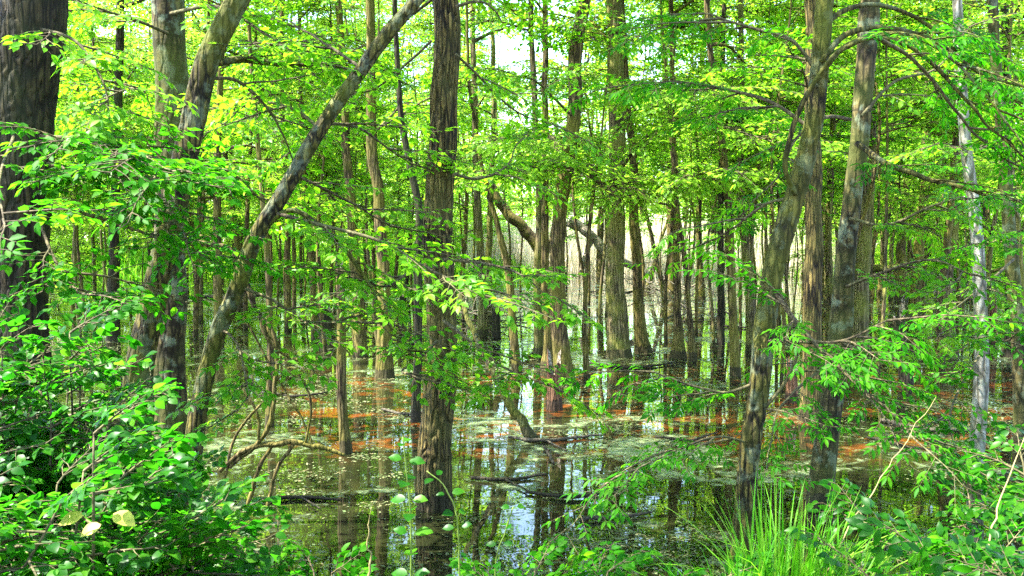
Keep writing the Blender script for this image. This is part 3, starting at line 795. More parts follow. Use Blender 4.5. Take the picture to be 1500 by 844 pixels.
for p in PROTO:                                    # the seven sources stand among them too
    k = PROTO.index(p)
    X, Y = [(-11.5, 33), (-7.4, 27), (-13, 41), (9.5, 29.5), (14.5, 38), (12.2, 33), (-4.5, 38), (17.5, 45)][k]
    p.location = (X, Y, -.1)
    lab = ['tall grey tree far back behind the left shrubs', 'tall brown tree far back above the slanting trunk', 'brown background tree furthest back at left beyond the shrubs', 'dark background tree behind the yellowish pair',
           'grey background tree behind the white barked tree', 'brown background tree just left behind the white barked tree', 'brown background tree far behind the stout flared trunk', 'dark background tree far back near the right picture edge'][k]
    tag(p, lab, 'tree', 'background trees of the swamp forest')

# thin young trees between the others: four grown once, then copied
YOUNG = []
for k in range(5):
    q = np.random.default_rng(1900 + k)
    H = [6.5, 7.5, 8.5, 5.5, 7.0][k]
    rows = np.array([[.18 * math.sin(z * (.6 + .15 * k) + k) * min(z, 2) / 2 + .05 * z * (k - 2) * .5, .1 * math.sin(z + 2 * k), z, .034 * (1 - z / H * .7)] for z in np.linspace(0, H, 9)])
    root, S, base = build_tree('young_tree', None, rows, q, [M_BARK_BROWN, M_BARK_GREY][k % 2], 7, None, H=H, z0=2.0 + .3 * k, limbs=11, limb=1.25, dens=.8,
                         leafm=[M_CANOPY, M_FARLEAF][k % 2], tpls=SPR_FAR, tpl=LEAF_FAR, step=.2, spr=(.6, 1.0), keep=1.0)
    YOUNG.append(root)
q = np.random.default_rng(177)
ys = []
while len(ys) < 112:
    Y = 12.5 + 33 * q.random() ** .9; X = q.uniform(-.56, .56) * Y; px = CX + X / Y * F
    if any((X - a) ** 2 + (Y - b) ** 2 < .35 for a, b, _ in ys + spots): continue
    if Y < 17 and 560 < px < 1120: continue
    if len(ys) >= 84 and not (860 < px < 1460 and Y < 32): continue
    ys.append((X, Y, px))
ys.sort(key=lambda t: t[1]); zn = {}
for i, (X, Y, px) in enumerate(ys):
    w_ = None
    o = YOUNG[i] if i < 5 else copy_tree(YOUNG[int(q.integers(0, 5)) if not 860 < px < 1460 else int(q.integers(2, 5))], (0, 0, 0), 0, 1)
    o.location = (X, Y, -.05); o.rotation_euler = (0, 0, q.uniform(0, 6.28)); sc = q.uniform(.75, 1.15); o.scale = (sc, sc, sc)
    zi = max(j for j, m in enumerate(marks) if m[0] <= px); zn[zi] = zn.get(zi, -1) + 1
    a, b = marks[zi][1], marks[zi + 1][1]; w_ = ordn[min(zn[zi], 29)]
    if zi == 0: lab = '%s thin young tree left of %s' % (w_, b)
    elif zi == len(marks) - 2: lab = '%s thin young tree right of %s' % (w_, a)
    else: lab = '%s thin young tree between %s and %s' % (w_, a, b)
    tag(o, lab, 'tree', 'thin young trees in the swamp')

# the wood beyond the meadow reads as one mass
r = np.random.default_rng(555)
wm, lm = MB(), MB()
O, D, L = [], [], []
for i in range(150):
    Y = r.uniform(62, 92); X = r.uniform(-.62, .62) * Y
    H = r.uniform(9, 14.5) * (.86 if -.12 < X / Y < .07 else 1)
    tube(wm, np.array([[X, Y, 0], [X + r.normal(0, .3), Y, H * .5], [X + r.normal(0, .6), Y, H]]), np.array([.2, .14, .03]), 5)
    n = 60
    zz = r.uniform(.02, 1, n) ** .9 * H
    rad = 3.2 * np.sqrt(np.clip(1 - (zz / H - .45) ** 2 * 2.2, .05, 1)) * r.random(n) ** .5
    az = r.uniform(0, 6.283, n)
    O.append(np.stack([X + rad * np.cos(az), Y + rad * np.sin(az), zz], -1)); D.append(np.stack([np.cos(az), np.sin(az), r.normal(0, .2, n)], -1)); L.append(r.uniform(1.6, 2.8, n))
_, LV = place_sprays(r, SPR_FAR, np.concatenate(O), np.concatenate(D), np.concatenate(L), roll=.45, wood=False, leaf_keep=.6)
put_leaves(lm, LV, LEAF_FAR)
w = wm.build('far_wood', M_BARK_GREY); tag(w, 'dense light green wood beyond the pale meadow', 'far woodland', kind='stuff')
lm.build('foliage', M_FARLEAF, w)

# ------------------------------------------------------------------ dead reeds and shore growth
q = np.random.default_rng(4242); BUSH = []
for k in range(4):
    root = empty('bush', (0, 0, 0)); H = 2.2 + .5 * k; n = 190
    st = MB()
    for j in range(7):
        az = q.uniform(0, 6.28); tube(st, spline([[0, 0, 0], [.4 * math.cos(az), .4 * math.sin(az), H * .5], [1.0 * math.cos(az), 1.0 * math.sin(az), H * .9]], 8), np.linspace(.03, .008, 8), 5)
    az = q.uniform(0, 6.283, n); zz = q.uniform(.08, 1, n) * H; rad = 1.5 * np.sqrt(np.clip(1 - (zz / H - .4) ** 2 * 2.4, .05, 1)) * q.random(n) ** .5
    W, LV = place_sprays(q, SPR_FAR, np.stack([rad * np.cos(az), rad * np.sin(az), zz], -1), np.stack([np.cos(az), np.sin(az), q.normal(.1, .25, n)], -1), q.uniform(.5, .9, n), wood=False)
    lf = MB(); put_leaves(lf, LV, LEAF_FAR); st.build('stems', M_TWIG, root); lf.build('foliage', M_FARLEAF, root); BUSH.append(root)
bl = []
while len(bl) < 44:
    Y = q.uniform(43, 56); X = q.uniform(-.56, .56) * Y; px = CX + X / Y * F
    if 690 < px < 1230 and (q.random() < .85): continue
    if any((X - a) ** 2 + (Y - b) ** 2 < 1.2 for a, b, _ in bl): continue
    bl.append((X, Y, px))
bl.sort(key=lambda t: t[1]); zn = {}
for i, (X, Y, px) in enumerate(bl):
    o = BUSH[i] if i < 4 else copy_tree(BUSH[int(q.integers(0, 4))], (0, 0, 0), 0, 1)
    o.location = (X, Y, float(terrain_z(np.array(X), np.array(Y))) if Y > 48 else -.1); o.rotation_euler = (0, 0, q.uniform(0, 6.28)); sc = q.uniform(.8, 1.4); o.scale = (sc, sc, sc)
    zi = max(j for j, m in enumerate(marks) if m[0] <= px); zn[zi] = zn.get(zi, -1) + 1
    a, b = marks[zi][1], marks[zi + 1][1]; w_ = ordn[min(zn[zi], 29)]
    tag(o, ('%s far shore bush left of %s' % (w_, b)) if zi == 0 else ('%s far shore bush right of %s' % (w_, a)) if zi == len(marks) - 2 else '%s far shore bush between %s and %s' % (w_, a, b), 'bush', 'green bushes along the far shore')
def blades(r, X, Y, Z, H, W, bend=.25):
    n = len(X); az = r.uniform(0, 6.283, n); fz = r.uniform(0, 6.283, n)
    V = np.zeros((n, 7, 3)); 
    wx, wy = np.cos(fz), np.sin(fz); b = np.abs(r.normal(0, bend, n)) * H
    for j, (u, k) in enumerate([(0, 1), (.4, .9), (.75, .6)]):
        cx = X + np.cos(az) * b * u ** 2; cyy = Y + np.sin(az) * b * u ** 2; cz = Z + H * u * (1 - .15 * u * b / H)
        for s_, o in ((1, 0), (-1, 1)):
            V[:, j * 2 + o] = np.stack([cx + s_ * wx * W * k, cyy + s_ * wy * W * k, cz], -1)
    V[:, 6] = np.stack([X + np.cos(az) * b, Y + np.sin(az) * b, Z + H * (1 - .15 * b / H)], -1)
    base = np.arange(n)[:, None, None] * 7
    q = np.array([(0, 1, 3, 2), (2, 3, 5, 4)]); t = np.array([(4, 5, 6)])
    return V.reshape(-1, 3), (base + q[None]).reshape(-1, 4), (base + t[None]).reshape(-1, 3)
r = np.random.default_rng(8)
n = 26000
Y = r.uniform(45, 62, n); X = r.uniform(-.05, .36, n) * Y
k = vnoise(X * .25, Y * .25, 0, 3) > .30; X, Y = X[k], Y[k]
mb = MB(); mb.add(*blades(r, X, Y, terrain_z(X, Y), r.uniform(1.0, 2.7, len(X)), r.uniform(.012, .03, len(X)), .2))
M_REED = leaf_mat('dead_reed', [(.50, .44, .32), (.68, .62, .50), (.80, .74, .64)], [(.6, .55, .42)] * 2, .3, .8, .1)
tag(mb.build('dead_reeds', M_REED), 'pale bleached dead reeds along the far shore of the swamp', 'reeds', kind='stuff')
n = 26000
Y = r.uniform(43, 60, n); X = r.uniform(-.6, .6, n) * Y
k = (vnoise(X * .3, Y * .3, 0, 9) > .45) | (X < -.06 * Y) | (X > .34 * Y); X, Y = X[k], Y[k]
mb = MB(); mb.add(*blades(r, X, Y, terrain_z(X, Y), r.uniform(.4, 1.3, len(X)), r.uniform(.02, .05, len(X)), .4))
tag(mb.build('shore_grass', M_GRASS), 'low green grass and sedge along the far shore', 'grass', kind='stuff')

# ------------------------------------------------------------------ boughs that can be told apart on the nearer trees
def bough(key, pts, Y0, Y1, rpx, n, bark=M_TWIG, tp='simple', leafm=None, sl=(.35, .65), seed=0, lab=None, start=.3, r1=.004, ls=.8, droop=-.05):
    root, S, base = TREES[key]
    r = np.random.default_rng(4000 + seed)
    m = len(pts)
    W = [at(p[0], p[1], Y0 + (Y1 - Y0) * i / (m - 1)) for i, p in enumerate(pts)]
    return add_branch(root, base, W, rpx * .5 * Y0 / F, r1, r, bark, n, SPR_ASH if tp == 'ash' else SPR_NEAR, LEAFLET if tp == 'ash' else LEAF_MID,
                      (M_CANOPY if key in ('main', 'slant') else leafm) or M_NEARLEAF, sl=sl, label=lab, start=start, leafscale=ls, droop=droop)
BOUGHS = [
 # key, pixel path, depth at the trunk, depth at the tip, width px, sprays, kind
 ('dark', [(60, 200), (120, 205), (190, 222), (255, 250)], 5.5, 4.9, 7, 16, 'simple', M_NEARLEAF),
 ('dark', [(70, 240), (130, 252), (200, 262)], 5.5, 5.0, 6, 9, 'simple', M_NEARLEAF),
 ('dark', [(70, 300), (150, 320), (220, 345), (290, 370)], 5.5, 5.6, 6, 3, 'simple', M_NEARLEAF),
 ('dark', [(50, 40), (110, 60), (150, 120), (160, 180)], 5.5, 5.2, 5, 6, 'simple', M_CANOPY),
 ('dark', [(60, 330), (80, 380), (105, 420), (120, 430)], 5.4, 5.0, 5, 4, 'simple', M_NEARLEAF),
 ('dark', [(20, 200), (0, 260), (5, 320)], 5.3, 4.4, 5, 4, 'simple', M_NEARLEAF),
 ('lichen', [(250, 20), (320, 10), (390, 50), (450, 90)], 7.3, 6.4, 6, 9, 'simple', M_CANOPY),
 ('lichen', [(248, 50), (200, 30), (150, 15), (110, 0)], 7.3, 6.6, 5, 8, 'simple', M_CANOPY),
 ('lichen', [(240, 140), (190, 130), (140, 150)], 7.3, 7.6, 5, 5, 'simple', M_CANOPY),
 ('lean', [(318, 92), (360, 88), (420, 95), (500, 92)], 6.0, 6.6, 12, 7, 'simple', M_CANOPY),
 ('lean', [(300, 115), (350, 120), (400, 170), (430, 240)], 6.0, 6.6, 6, 8, 'simple', M_CANOPY),
 ('lean', [(262, 250), (300, 240), (350, 262), (390, 300)], 6.0, 6.8, 6, 6, 'simple', M_CANOPY),
 ('lean', [(240, 270), (255, 300), (270, 340)], 5.9, 5.4, 4, 6, 'simple', M_NEARLEAF),
 ('slant', [(385, 335), (430, 308), (490, 350), (535, 405), (562, 460), (600, 520)], 6.2, 6.0, 8, 9, 'simple', M_NEARLEAF),
 ('slant', [(395, 310), (470, 330), (560, 355), (640, 400), (700, 430)], 6.2, 5.6, 6, 14, 'simple', M_NEARLEAF),
 ('slant', [(430, 255), (500, 290), (570, 330)], 6.2, 6.8, 5, 8, 'simple', M_CANOPY),
 ('slant', [(480, 180), (530, 190), (600, 240)], 6.2, 7.0, 5, 8, 'simple', M_CANOPY),
 ('slant', [(470, 190), (430, 160), (370, 150), (330, 180)], 6.2, 6.8, 5, 8, 'simple', M_CANOPY),
 ('slant', [(530, 100), (470, 60), (420, 30)], 6.2, 6.8, 5, 8, 'simple', M_CANOPY),
 ('slant', [(350, 420), (400, 440), (450, 470), (520, 470)], 6.2, 6.0, 5, 9, 'simple', M_NEARLEAF),
 ('slant', [(320, 480), (345, 500), (370, 560), (350, 600)], 6.2, 5.8, 4, 6, 'simple', M_NEARLEAF),
 ('main', [(640, 390), (600, 400), (560, 420), (520, 400)], 6.9, 6.1, 5, 7, 'simple', M_NEARLEAF),
 ('main', [(650, 380), (700, 385), (760, 400), (800, 430)], 6.9, 6.2, 5, 7, 'simple', M_NEARLEAF),
 ('main', [(650, 470), (690, 500), (740, 540), (790, 560)], 6.9, 6.1, 5, 7, 'simple', M_NEARLEAF),
 ('main', [(640, 500), (610, 530), (590, 545), (640, 560)], 6.8, 6.3, 4, 5, 'simple', M_NEARLEAF),
 ('main', [(665, 255), (700, 262), (740, 245), (755, 215)], 6.9, 7.2, 5, 4, 'simple', M_CANOPY),
 ('main', [(668, 80), (700, 110), (750, 160), (800, 180)], 6.9, 7.4, 4, 6, 'simple', M_CANOPY),
 ('main', [(632, 60), (600, 90), (550, 130), (500, 140)], 6.9, 7.4, 4, 7, 'simple', M_CANOPY),
 ('main', [(668, 10), (700, 2), (725, 14), (735, 34)], 6.9, 7.0, 5, 0, 'simple', M_CANOPY),
 ('right', [(1165, 285), (1150, 240), (1172, 160), (1215, 90), (1270, 55), (1330, 50), (1400, 90), (1450, 150), (1500, 215)], 5.55, 5.0, 8, 8, 'ash', M_NEARLEAF),
 ('right', [(1195, 120), (1235, 70), (1290, 55), (1350, 80), (1400, 130), (1450, 185), (1510, 240)], 5.5, 5.3, 8.5, 8, 'ash', M_NEARLEAF),
 ('right', [(1203, 90), (1240, 50), (1300, 42), (1370, 62), (1440, 110), (1510, 170)], 5.5, 5.7, 9, 8, 'ash', M_NEARLEAF),
 ('right', [(1205, 40), (1240, 14), (1290, 8), (1350, 30), (1400, 75), (1460, 130)], 5.6, 5.9, 8, 8, 'ash', M_NEARLEAF),
 ('right', [(1280, 52), (1340, 90), (1390, 150), (1430, 200), (1470, 230)], 5.3, 5.6, 6, 7, 'ash', M_NEARLEAF),
 ('right', [(1190, 190), (1130, 150), (1060, 130), (980, 120)], 5.6, 5.9, 6, 12, 'ash', M_NEARLEAF),
 ('right', [(1200, 110), (1160, 60), (1100, 40), (1030, 20)], 5.6, 5.6, 6, 9, 'ash', M_NEARLEAF),
 ('right', [(1160, 290), (1120, 300), (1080, 330), (1050, 350)], 5.6, 6.0, 5, 5, 'ash', M_CANOPY),
 ('right', [(1130, 420), (1165, 470), (1220, 530), (1290, 590), (1370, 660)], 5.6, 4.8, 7, 16, 'ash', M_NEARLEAF),
 ('right', [(1115, 500), (1160, 500), (1230, 500), (1300, 470)], 5.6, 5.0, 5, 10, 'ash', M_NEARLEAF),
 ('right', [(1110, 560), (1060, 575), (1000, 560), (960, 545)], 5.6, 5.6, 5, 7, 'ash', M_NEARLEAF),
 ('right', [(1100, 620), (1150, 560), (1170, 500), (1150, 440)], 5.6, 5.4, 6, 5, 'ash', M_NEARLEAF),
 ('right', [(1100, 650), (1050, 640), (990, 660), (930, 690)], 5.6, 5.0, 4, 7, 'ash', M_NEARLEAF),
 ('mottled', [(1255, 210), (1300, 240), (1370, 265), (1450, 285), (1520, 300)], 7.2, 6.3, 9, 14, 'ash', M_NEARLEAF),
 ('mottled', [(1245, 175), (1210, 172), (1170, 200), (1140, 260)], 7.2, 6.6, 6, 7, 'ash', M_NEARLEAF),
 ('mottled', [(1245, 320), (1300, 330), (1370, 300), (1430, 290)], 7.2, 6.5, 5, 10, 'ash', M_CANOPY),
 ('mottled', [(1240, 420), (1290, 400), (1360, 380), (1420, 400)], 7.2, 6.5, 5, 9, 'simple', M_CANOPY),
 ('mottled', [(1232, 500), (1280, 520), (1350, 500), (1400, 480)], 7.2, 6.4, 5, 9, 'ash', M_CANOPY),
 ('mottled', [(1228, 520), (1180, 560), (1140, 600), (1130, 640)], 7.2, 6.4, 5, 8, 'ash', M_NEARLEAF),
 ('mottled', [(1262, 170), (1310, 120), (1370, 100), (1420, 40)], 7.2, 7.6, 5, 8, 'simple', M_CANOPY),
 ('white', [(1430, 360), (1470, 350), (1510, 330)], 7.9, 7.0, 5, 7, 'ash', M_NEARLEAF),
 ('white', [(1436, 480), (1470, 500), (1500, 480)], 7.9, 7.0, 4, 6, 'simple', M_NEARLEAF),
 ('white', [(1436, 520), (1410, 560), (1390, 610), (1400, 660)], 7.9, 7.0, 4, 6, 'simple', M_NEARLEAF),
 ('edge', [(1485, 380), (1440, 420), (1400, 450)], 9.0, 7.8, 4, 6, 'simple', M_CANOPY),
 ('edge', [(1470, 200), (1430, 220), (1380, 210)], 9.0, 8.0, 4, 7, 'simple', M_CANOPY),
]
for i, (k, pts, a, b, w, n, tp, lm_) in enumerate(BOUGHS):
    n = int(math.ceil(n * {'dark': .85, 'slant': .38, 'main': .3}.get(k, .5)))
    arch = (k == 'right' and w >= 8)
    bough(k, pts, a, b, w, n, M_BARK_MOSS if w >= 8 else M_TWIG, tp, lm_, seed=i, start=.45 if arch else .15,
          ls=(.72 if tp == 'ash' else .8), lab='arching mossy branch at the top of the bent tree' if arch else None)

# leafy boughs low on the trees of the middle distance, towards the light
r = np.random.default_rng(61)
for i, (nm, lab, bark, H, rel, pts) in enumerate(MID):
    root, S, base = TREES[i]
    for j in range(0 if 870 < pts[-1][0] < 1120 else 2):
        z = r.uniform(2.6, 4.4 + .06 * base[1])
        if i == 8: continue
        k = int(np.argmin(np.abs(S[:, 2] - z))); p = S[k, :3]
        az = r.uniform(-2.9, -.2) if r.random() < .7 else r.uniform(0, 6.28)
        ln = r.uniform(.9, 2.0) * (.6 if nm == 'sapling' else 1)
        d = np.array([math.cos(az), math.sin(az), r.uniform(.1, .6)])
        Q = [p, p + d * ln * .35, p + d * ln * .7 + [0, 0, -.03], p + d * ln + [0, 0, -.12 * ln]]
        add_branch(root, base, Q, min(.02, S[k, 3] * .5), .004, r, M_TWIG, 4, SPR_MID, LEAF_FAR, M_CANOPY, seg=5, sl=(.6, 1.0), start=.3, leafscale=1.0)
# the sunny boughs of the broad greyish tree
for j, (pts, a, b) in enumerate([([(903, 255), (960, 190), (1050, 185), (1150, 215)], 15.4, 11.5), ([(903, 240), (830, 205), (760, 200)], 15.4, 12.5),
                                 ([(903, 190), (960, 140), (1040, 130)], 15.4, 12.0), ([(903, 300), (930, 270), (990, 262), (1040, 250)], 15.4, 12.2), ([(900, 290), (860, 255), (800, 240), (740, 250)], 15.4, 12)]):
    root, S, base = TREES[0]
    W = [at(p[0], p[1], a + (b - a) * i / (len(pts) - 1)) for i, p in enumerate(pts)]
    add_branch(root, base, W, .03, .006, np.random.default_rng(70 + j), M_TWIG, 16, SPR_MID, LEAF_FAR, M_FARLEAF, sl=(.7, 1.2), start=.15, leafscale=1.15)

# ------------------------------------------------------------------ stumps and dead wood
def stump(name, label, px, py, wpx, toppy, bark, seed, lean=0.0, cat='stump', pts=None):
    r = np.random.default_rng(seed)
    Y = depth(py)
    rows = trunk_from_px(pts or [(px + lean, toppy, wpx * .8), (px + lean * .5, (py + toppy) / 2, wpx * .85), (px, py, wpx)], Y)
    base = rows[0, :3].copy(); base[2] = 0
    r0 = rows[0].copy(); r0[2] = -.35; r0[3] *= 1.15
    S = spline(np.vstack([r0, rows]), 60)
    seg = 36
    f = bark_disp(.006, .03, 5, seed)
    m = MB(); tube(m, S[:, :3], S[:, 3], seg, f, cap=False)
    V = m.v[0].reshape(60, seg, 3)
    jag = (vnoise(np.arange(seg) * .45, 0, 0, seed) ** 2) * S[-1, 3] * 5
    V[-4:, :, 2] += np.linspace(.2, 1, 4)[:, None] * jag[None]
    top = V[-1]
    inner = top.copy(); c = top.mean(0); inner = c + (inner - c) * .55; inner[:, 2] = top[:, 2] - .05
    low = c.copy(); low[2] = top[:, 2].min() - .06
    j = np.arange(seg); k = (j + 1) % seg
    root = empty(name, base, label, cat, 'dead stumps and snags in the water')
    m.build('trunk', bark, root, origin=base)
    w = MB(); w.add(np.vstack([top * .999 + c * .001, inner, low]), np.stack([j, k, seg + k, seg + j], -1), np.stack([seg + j, seg + k, np.full(seg, 2 * seg)], -1))
    w.build('broken_top', M_DEADWOOD, root, origin=base)
stump('stump', 'short reddish rotten stump in front of the curved brown trunk', 812, 600, 25, 548, M_BARK_RED, 1)
stump('stump', 'small dark snag behind the crooked thin trunk', 727, 494, 14, 455, M_BARK_DARK, 2)
stump('snag', 'pale peeling dead trunk left of the furrowed main trunk, its foot dark and wet', 506, 664, 21, 395, M_BARK_BROWN, 3, pts=[(498, 395, 11), (500, 480, 13), (500, 560, 15), (503, 620, 16), (507, 664, 20)], cat='dead tree')
stump('stump', 'pointed dark stump in the shade between slanting trunk and pale dead trunk', 478, 505, 22, 468, M_BARK_DARK, 4, lean=-2)
stump('snag', 'leaning broken snag with wide foot left of the yellowish pair', 1328, 562, 20, 470, M_BARK_DARK, 5, lean=-12)
stump('stump', 'reddish stump showing low beside the sturdy ribbed trunk', 1160, 590, 20, 548, M_BARK_RED, 6)
stump('stump', 'dark stump beside the trunk with swollen foot near the right edge', 1455, 512, 12, 455, M_BARK_RED, 7)
stump('stump', 'low dark stump at the foot of the far shore, left of the main trunk', 590, 470, 12, 440, M_BARK_DARK, 8)

def dead_bough(name, label, paths, Y=None, z=None, mat=M_DEADWOOD, cat='fallen branch', group=None, seed=0, leaves=None):
    """paths: lists of (px, py, width px); lying on the water when Y is None, else upright at depth Y"""
    base = None; m = MB(); r = np.random.default_rng(seed)
    for P in paths:
        W = []
        for q in P:
            p = ground(q[0], q[1], z or .02) if Y is None else at(q[0], q[1], Y + (q[3] if len(q) > 3 else 0))
            W.append([*p, q[2] * (.36 if Y is None else .44) * p[1] / F])
        S = spline(W, max(10, 8 * len(W)))
        S[:, :3] += (np.stack([vnoise(np.arange(len(S)) * .3, 1, 0, seed + j) - .5 for j in range(3)], -1)) * S[:, 3:4] * .9
        tube(m, S[:, :3], np.maximum(S[:, 3] * (.9 + .25 * vnoise(np.arange(len(S)) * .9, 0, 0, seed)), .003), 8)
        if base is None: base = S[0, :3].copy()
    return tag(m.build(name, mat, origin=base), label, cat, group)
G5 = 'dead branches lying in the water'
dead_bough('leaning_limb', 'mossy dead limb leaning down to the right into the water beside the furrowed main trunk', [[(672, 430, 7, .4), (695, 490, 10, .2), (735, 570, 13), (765, 620, 16), (783, 645, 20)]], Y=depth(643), mat=M_BARK_MOSS, cat='dead limb', seed=3)
dead_bough('fallen_tree', 'thick arched dead trunk coming down to the right far behind the crooked thin trunk', [[(712, 262, 11), (735, 300, 15), (765, 335, 19), (790, 370, 22), (803, 430, 26)]], Y=30, mat=M_BARK_BROWN, cat='fallen tree', seed=4)
dead_bough('fallen_tree', 'pale dead trunk leaning from upper left to lower right behind the broad greyish trunk', [[(835, 325, 17), (868, 345, 16), (900, 378, 14), (950, 402, 12)], [(868, 345, 10), (858, 375, 9), (850, 400, 8)]], Y=28, mat=M_DEADWOOD, cat='fallen tree', seed=5)
dead_bough('log', 'mossy log lying level in the distance right of the mottled olive trunk', [[(1262, 395, 12), (1300, 394, 13), (1335, 388, 12)]], Y=27, mat=M_BARK_MOSS, cat='log', seed=6)
dead_bough('log', 'long dark log on the water at left behind the slanting trunk', [[(262, 438, 7), (300, 435, 8), (345, 438, 7), (380, 432, 4)]], mat=M_BARK_DARK, cat='log', seed=7)
FB = [([[(745, 640, 6), (790, 645, 8), (850, 640, 6), (885, 636, 3)], [(800, 645, 4), (830, 660, 3)]], 'forked stick by the foot of the leaning limb'),
      ([[(690, 700, 7), (740, 702, 8), (800, 695, 5)], [(740, 702, 4), (780, 722, 3)]], 'mossy stick on the water just right of the furrowed main trunk'),
      ([[(770, 720, 6), (840, 728, 8), (905, 716, 5)]], 'dark stick lying right of the mossy stick by the main trunk'),
      ([[(850, 760, 8), (900, 757, 9), (955, 750, 5)]], 'nearest dark stick in the open water right of the furrowed main trunk'),
      ([[(798, 655, 6), (806, 670, 7), (812, 680, 5)]], 'short stub poking from the mats below the leaning limb'),
      ([[(960, 640, 5), (1010, 645, 6), (1050, 634, 3)]], 'thin stick on the mats left of the bent mossy tree'),
      ([[(1290, 615, 8), (1350, 628, 9), (1420, 632, 6)], [(1350, 628, 5), (1380, 612, 3)]], 'pale forked branch on the mats left of the white barked tree'),
      ([[(1270, 640, 5), (1330, 655, 6), (1390, 660, 4)]], 'thin stick in front of the pale forked branch at right'),
      ([[(360, 735, 6), (440, 728, 8), (500, 732, 5)], [(440, 728, 4), (470, 745, 3)]], 'branch lying in the water below the bare tangled shrub'),
      ([[(560, 600, 5), (600, 606, 6), (660, 598, 3)]], 'stick touching the left side of the main trunk at the water'),
      ([[(380, 575, 4), (440, 580, 5), (480, 574, 3)]], 'stick on the water left of the pale dead trunk'),
      ([[(860, 532, 4), (930, 538, 5), (985, 532, 3)]], 'thin stick before the foot of the broad greyish trunk'),
      ([[(1060, 478, 4), (1130, 482, 4), (1180, 476, 3)]], 'thin stick on the far mats left of the sturdy ribbed trunk')]
for i, (paths, lab) in enumerate(FB):
    dead_bough('fallen_branch', lab, paths, mat=M_BARK_DARK if i % 3 else M_DEADWOOD, group=G5, seed=20 + i)
def brush(label, px, py, wpx, hpx, n, seed, mat=M_DEADWOOD, Y=None):
    r = np.random.default_rng(seed); Y = Y or depth(py); c = at(px, py, Y); c[2] = 0; w = wpx / F * Y; h = hpx / F * Y
    m = MB()
    for i in range(n):
        a = c + [r.normal(0, w * .28), r.normal(0, w * .2), r.uniform(-.05, h * .3)]
        d = norm(np.array([r.normal(), r.normal(), r.uniform(-.05, .6)])); ln = r.uniform(.4, 1.6)
        P = [a]
        for j in range(5):
            d = norm(d + r.normal(0, .3, 3)); a = a + d * ln / 5; a[2] = max(a[2], .02); P.append(a)
        tube(m, spline(P, 12), np.linspace(r.uniform(.008, .03), .004, 12), 5, cap=False)
    tag(m.build('brush_pile', mat, origin=c), label, 'brush pile', 'tangles of dead branches')
brush('tangle of bleached dead branches between yellow footed tree and swaying pole', 965, 430, 150, 60, 60, 31)
brush('bleached dead branches fanning out left of the swaying pole, nearer than the first tangle', 1010, 470, 110, 70, 24, 32)
brush('grey tangle of dead branches on the far shore at left behind the slanting trunk', 310, 402, 160, 60, 60, 33)
brush('small brown tangle of sticks round the feet of the straight brown trunk', 560, 500, 120, 50, 30, 34, M_BARK_BROWN)
brush('dead branches heaped behind the furrowed main trunk, right side', 715, 470, 90, 50, 26, 35)
brush('tangle of sticks below the white barked tree beyond', 1420, 440, 130, 50, 40, 36)

dead_bough('bare_shrub', 'tangle of bare crooked stems arching over the water left of the pale dead trunk',
   [[(258, 362, 5), (300, 357, 8), (335, 366, 9), (355, 400, 9), (378, 460, 9), (400, 505, 8), (440, 527, 7), (487, 524, 5)],
    [(378, 460, 7), (405, 500, 7), (402, 570, 7), (396, 620, 8), (372, 655, 7), (335, 685, 6)],
    [(505, 668, 6), (455, 652, 9), (400, 650, 10), (355, 662, 8), (322, 690, 7)],
    [(400, 650, 7), (378, 690, 7), (362, 745, 8)], [(430, 652, 6), (405, 690, 6), (390, 750, 7)],
    [(360, 470, 4), (410, 560, 4), (440, 610, 4), (460, 655, 4)], [(402, 560, 4), (430, 540, 4), (455, 590, 4), (448, 650, 4)],
    [(345, 560, 4), (375, 600, 5), (380, 650, 5)], [(330, 700, 5), (345, 640, 5), (385, 590, 4), (420, 575, 3)]], Y=6.9, mat=M_BARK_BROWN, cat='bare shrub', seed=50)

# ------------------------------------------------------------------ undergrowth on the near bank
def shrub(name, label, px, toppy, Y, seed, nst=7, spread=.35, leafm=M_BUSHLEAF, tpls=SPR_BUSH, tpl=LEAF_BROAD, ls=.31, sl=(.22, .39), per=10, z0=None, group='leafy shrubs on the near bank', cat='shrub', low=.15):
    r = np.random.default_rng(seed)
    top = at(px, toppy, Y); g = float(terrain_z(np.array(top[0]), np.array(Y))) if z0 is None else z0
    base = np.array([top[0], Y, g]); H = top[2] - g
    root = empty(name, base, label, cat, group)
    O, D, L = [], [], []
    st = MB()
    for i in range(nst):
        az = r.uniform(0, 6.283); rr = spread * math.sqrt(r.random()); h = H * r.uniform(.6, 1.0)
        e = base + [rr * math.cos(az), rr * math.sin(az), h]
        a = base + [rr * .3 * math.cos(az), rr * .3 * math.sin(az), -.05]
        mid = (a + e) / 2 + r.normal(0, .05, 3) * [1, 1, 0]
        P = spline([a, mid, e], 14); tube(st, P, np.linspace(.010, .003, 14), 6)
        m = int(per * h / .9) + 3
        for j in range(m):
            u = low + (1 - low) * (j + r.random()) / m; k = int(u * 13); aa = r.uniform(0, 6.283)
            O.append(P[k]); D.append([math.cos(aa), math.sin(aa), r.uniform(0, .5)]); L.append(r.uniform(*sl) * (1.15 - .4 * u))
        O.append(P[-1]); D.append([math.cos(az), math.sin(az), .7]); L.append(sl[0])
    W, LV = place_sprays(r, tpls, O, D, L, roll=.35, leafscale=ls)
    segs(st, W, 4)
    st.build('stems', M_TWIG, root, origin=base)
    lf = MB(); put_leaves(lf, LV, tpl); lf.build('foliage', leafm, root, origin=base)
    return root
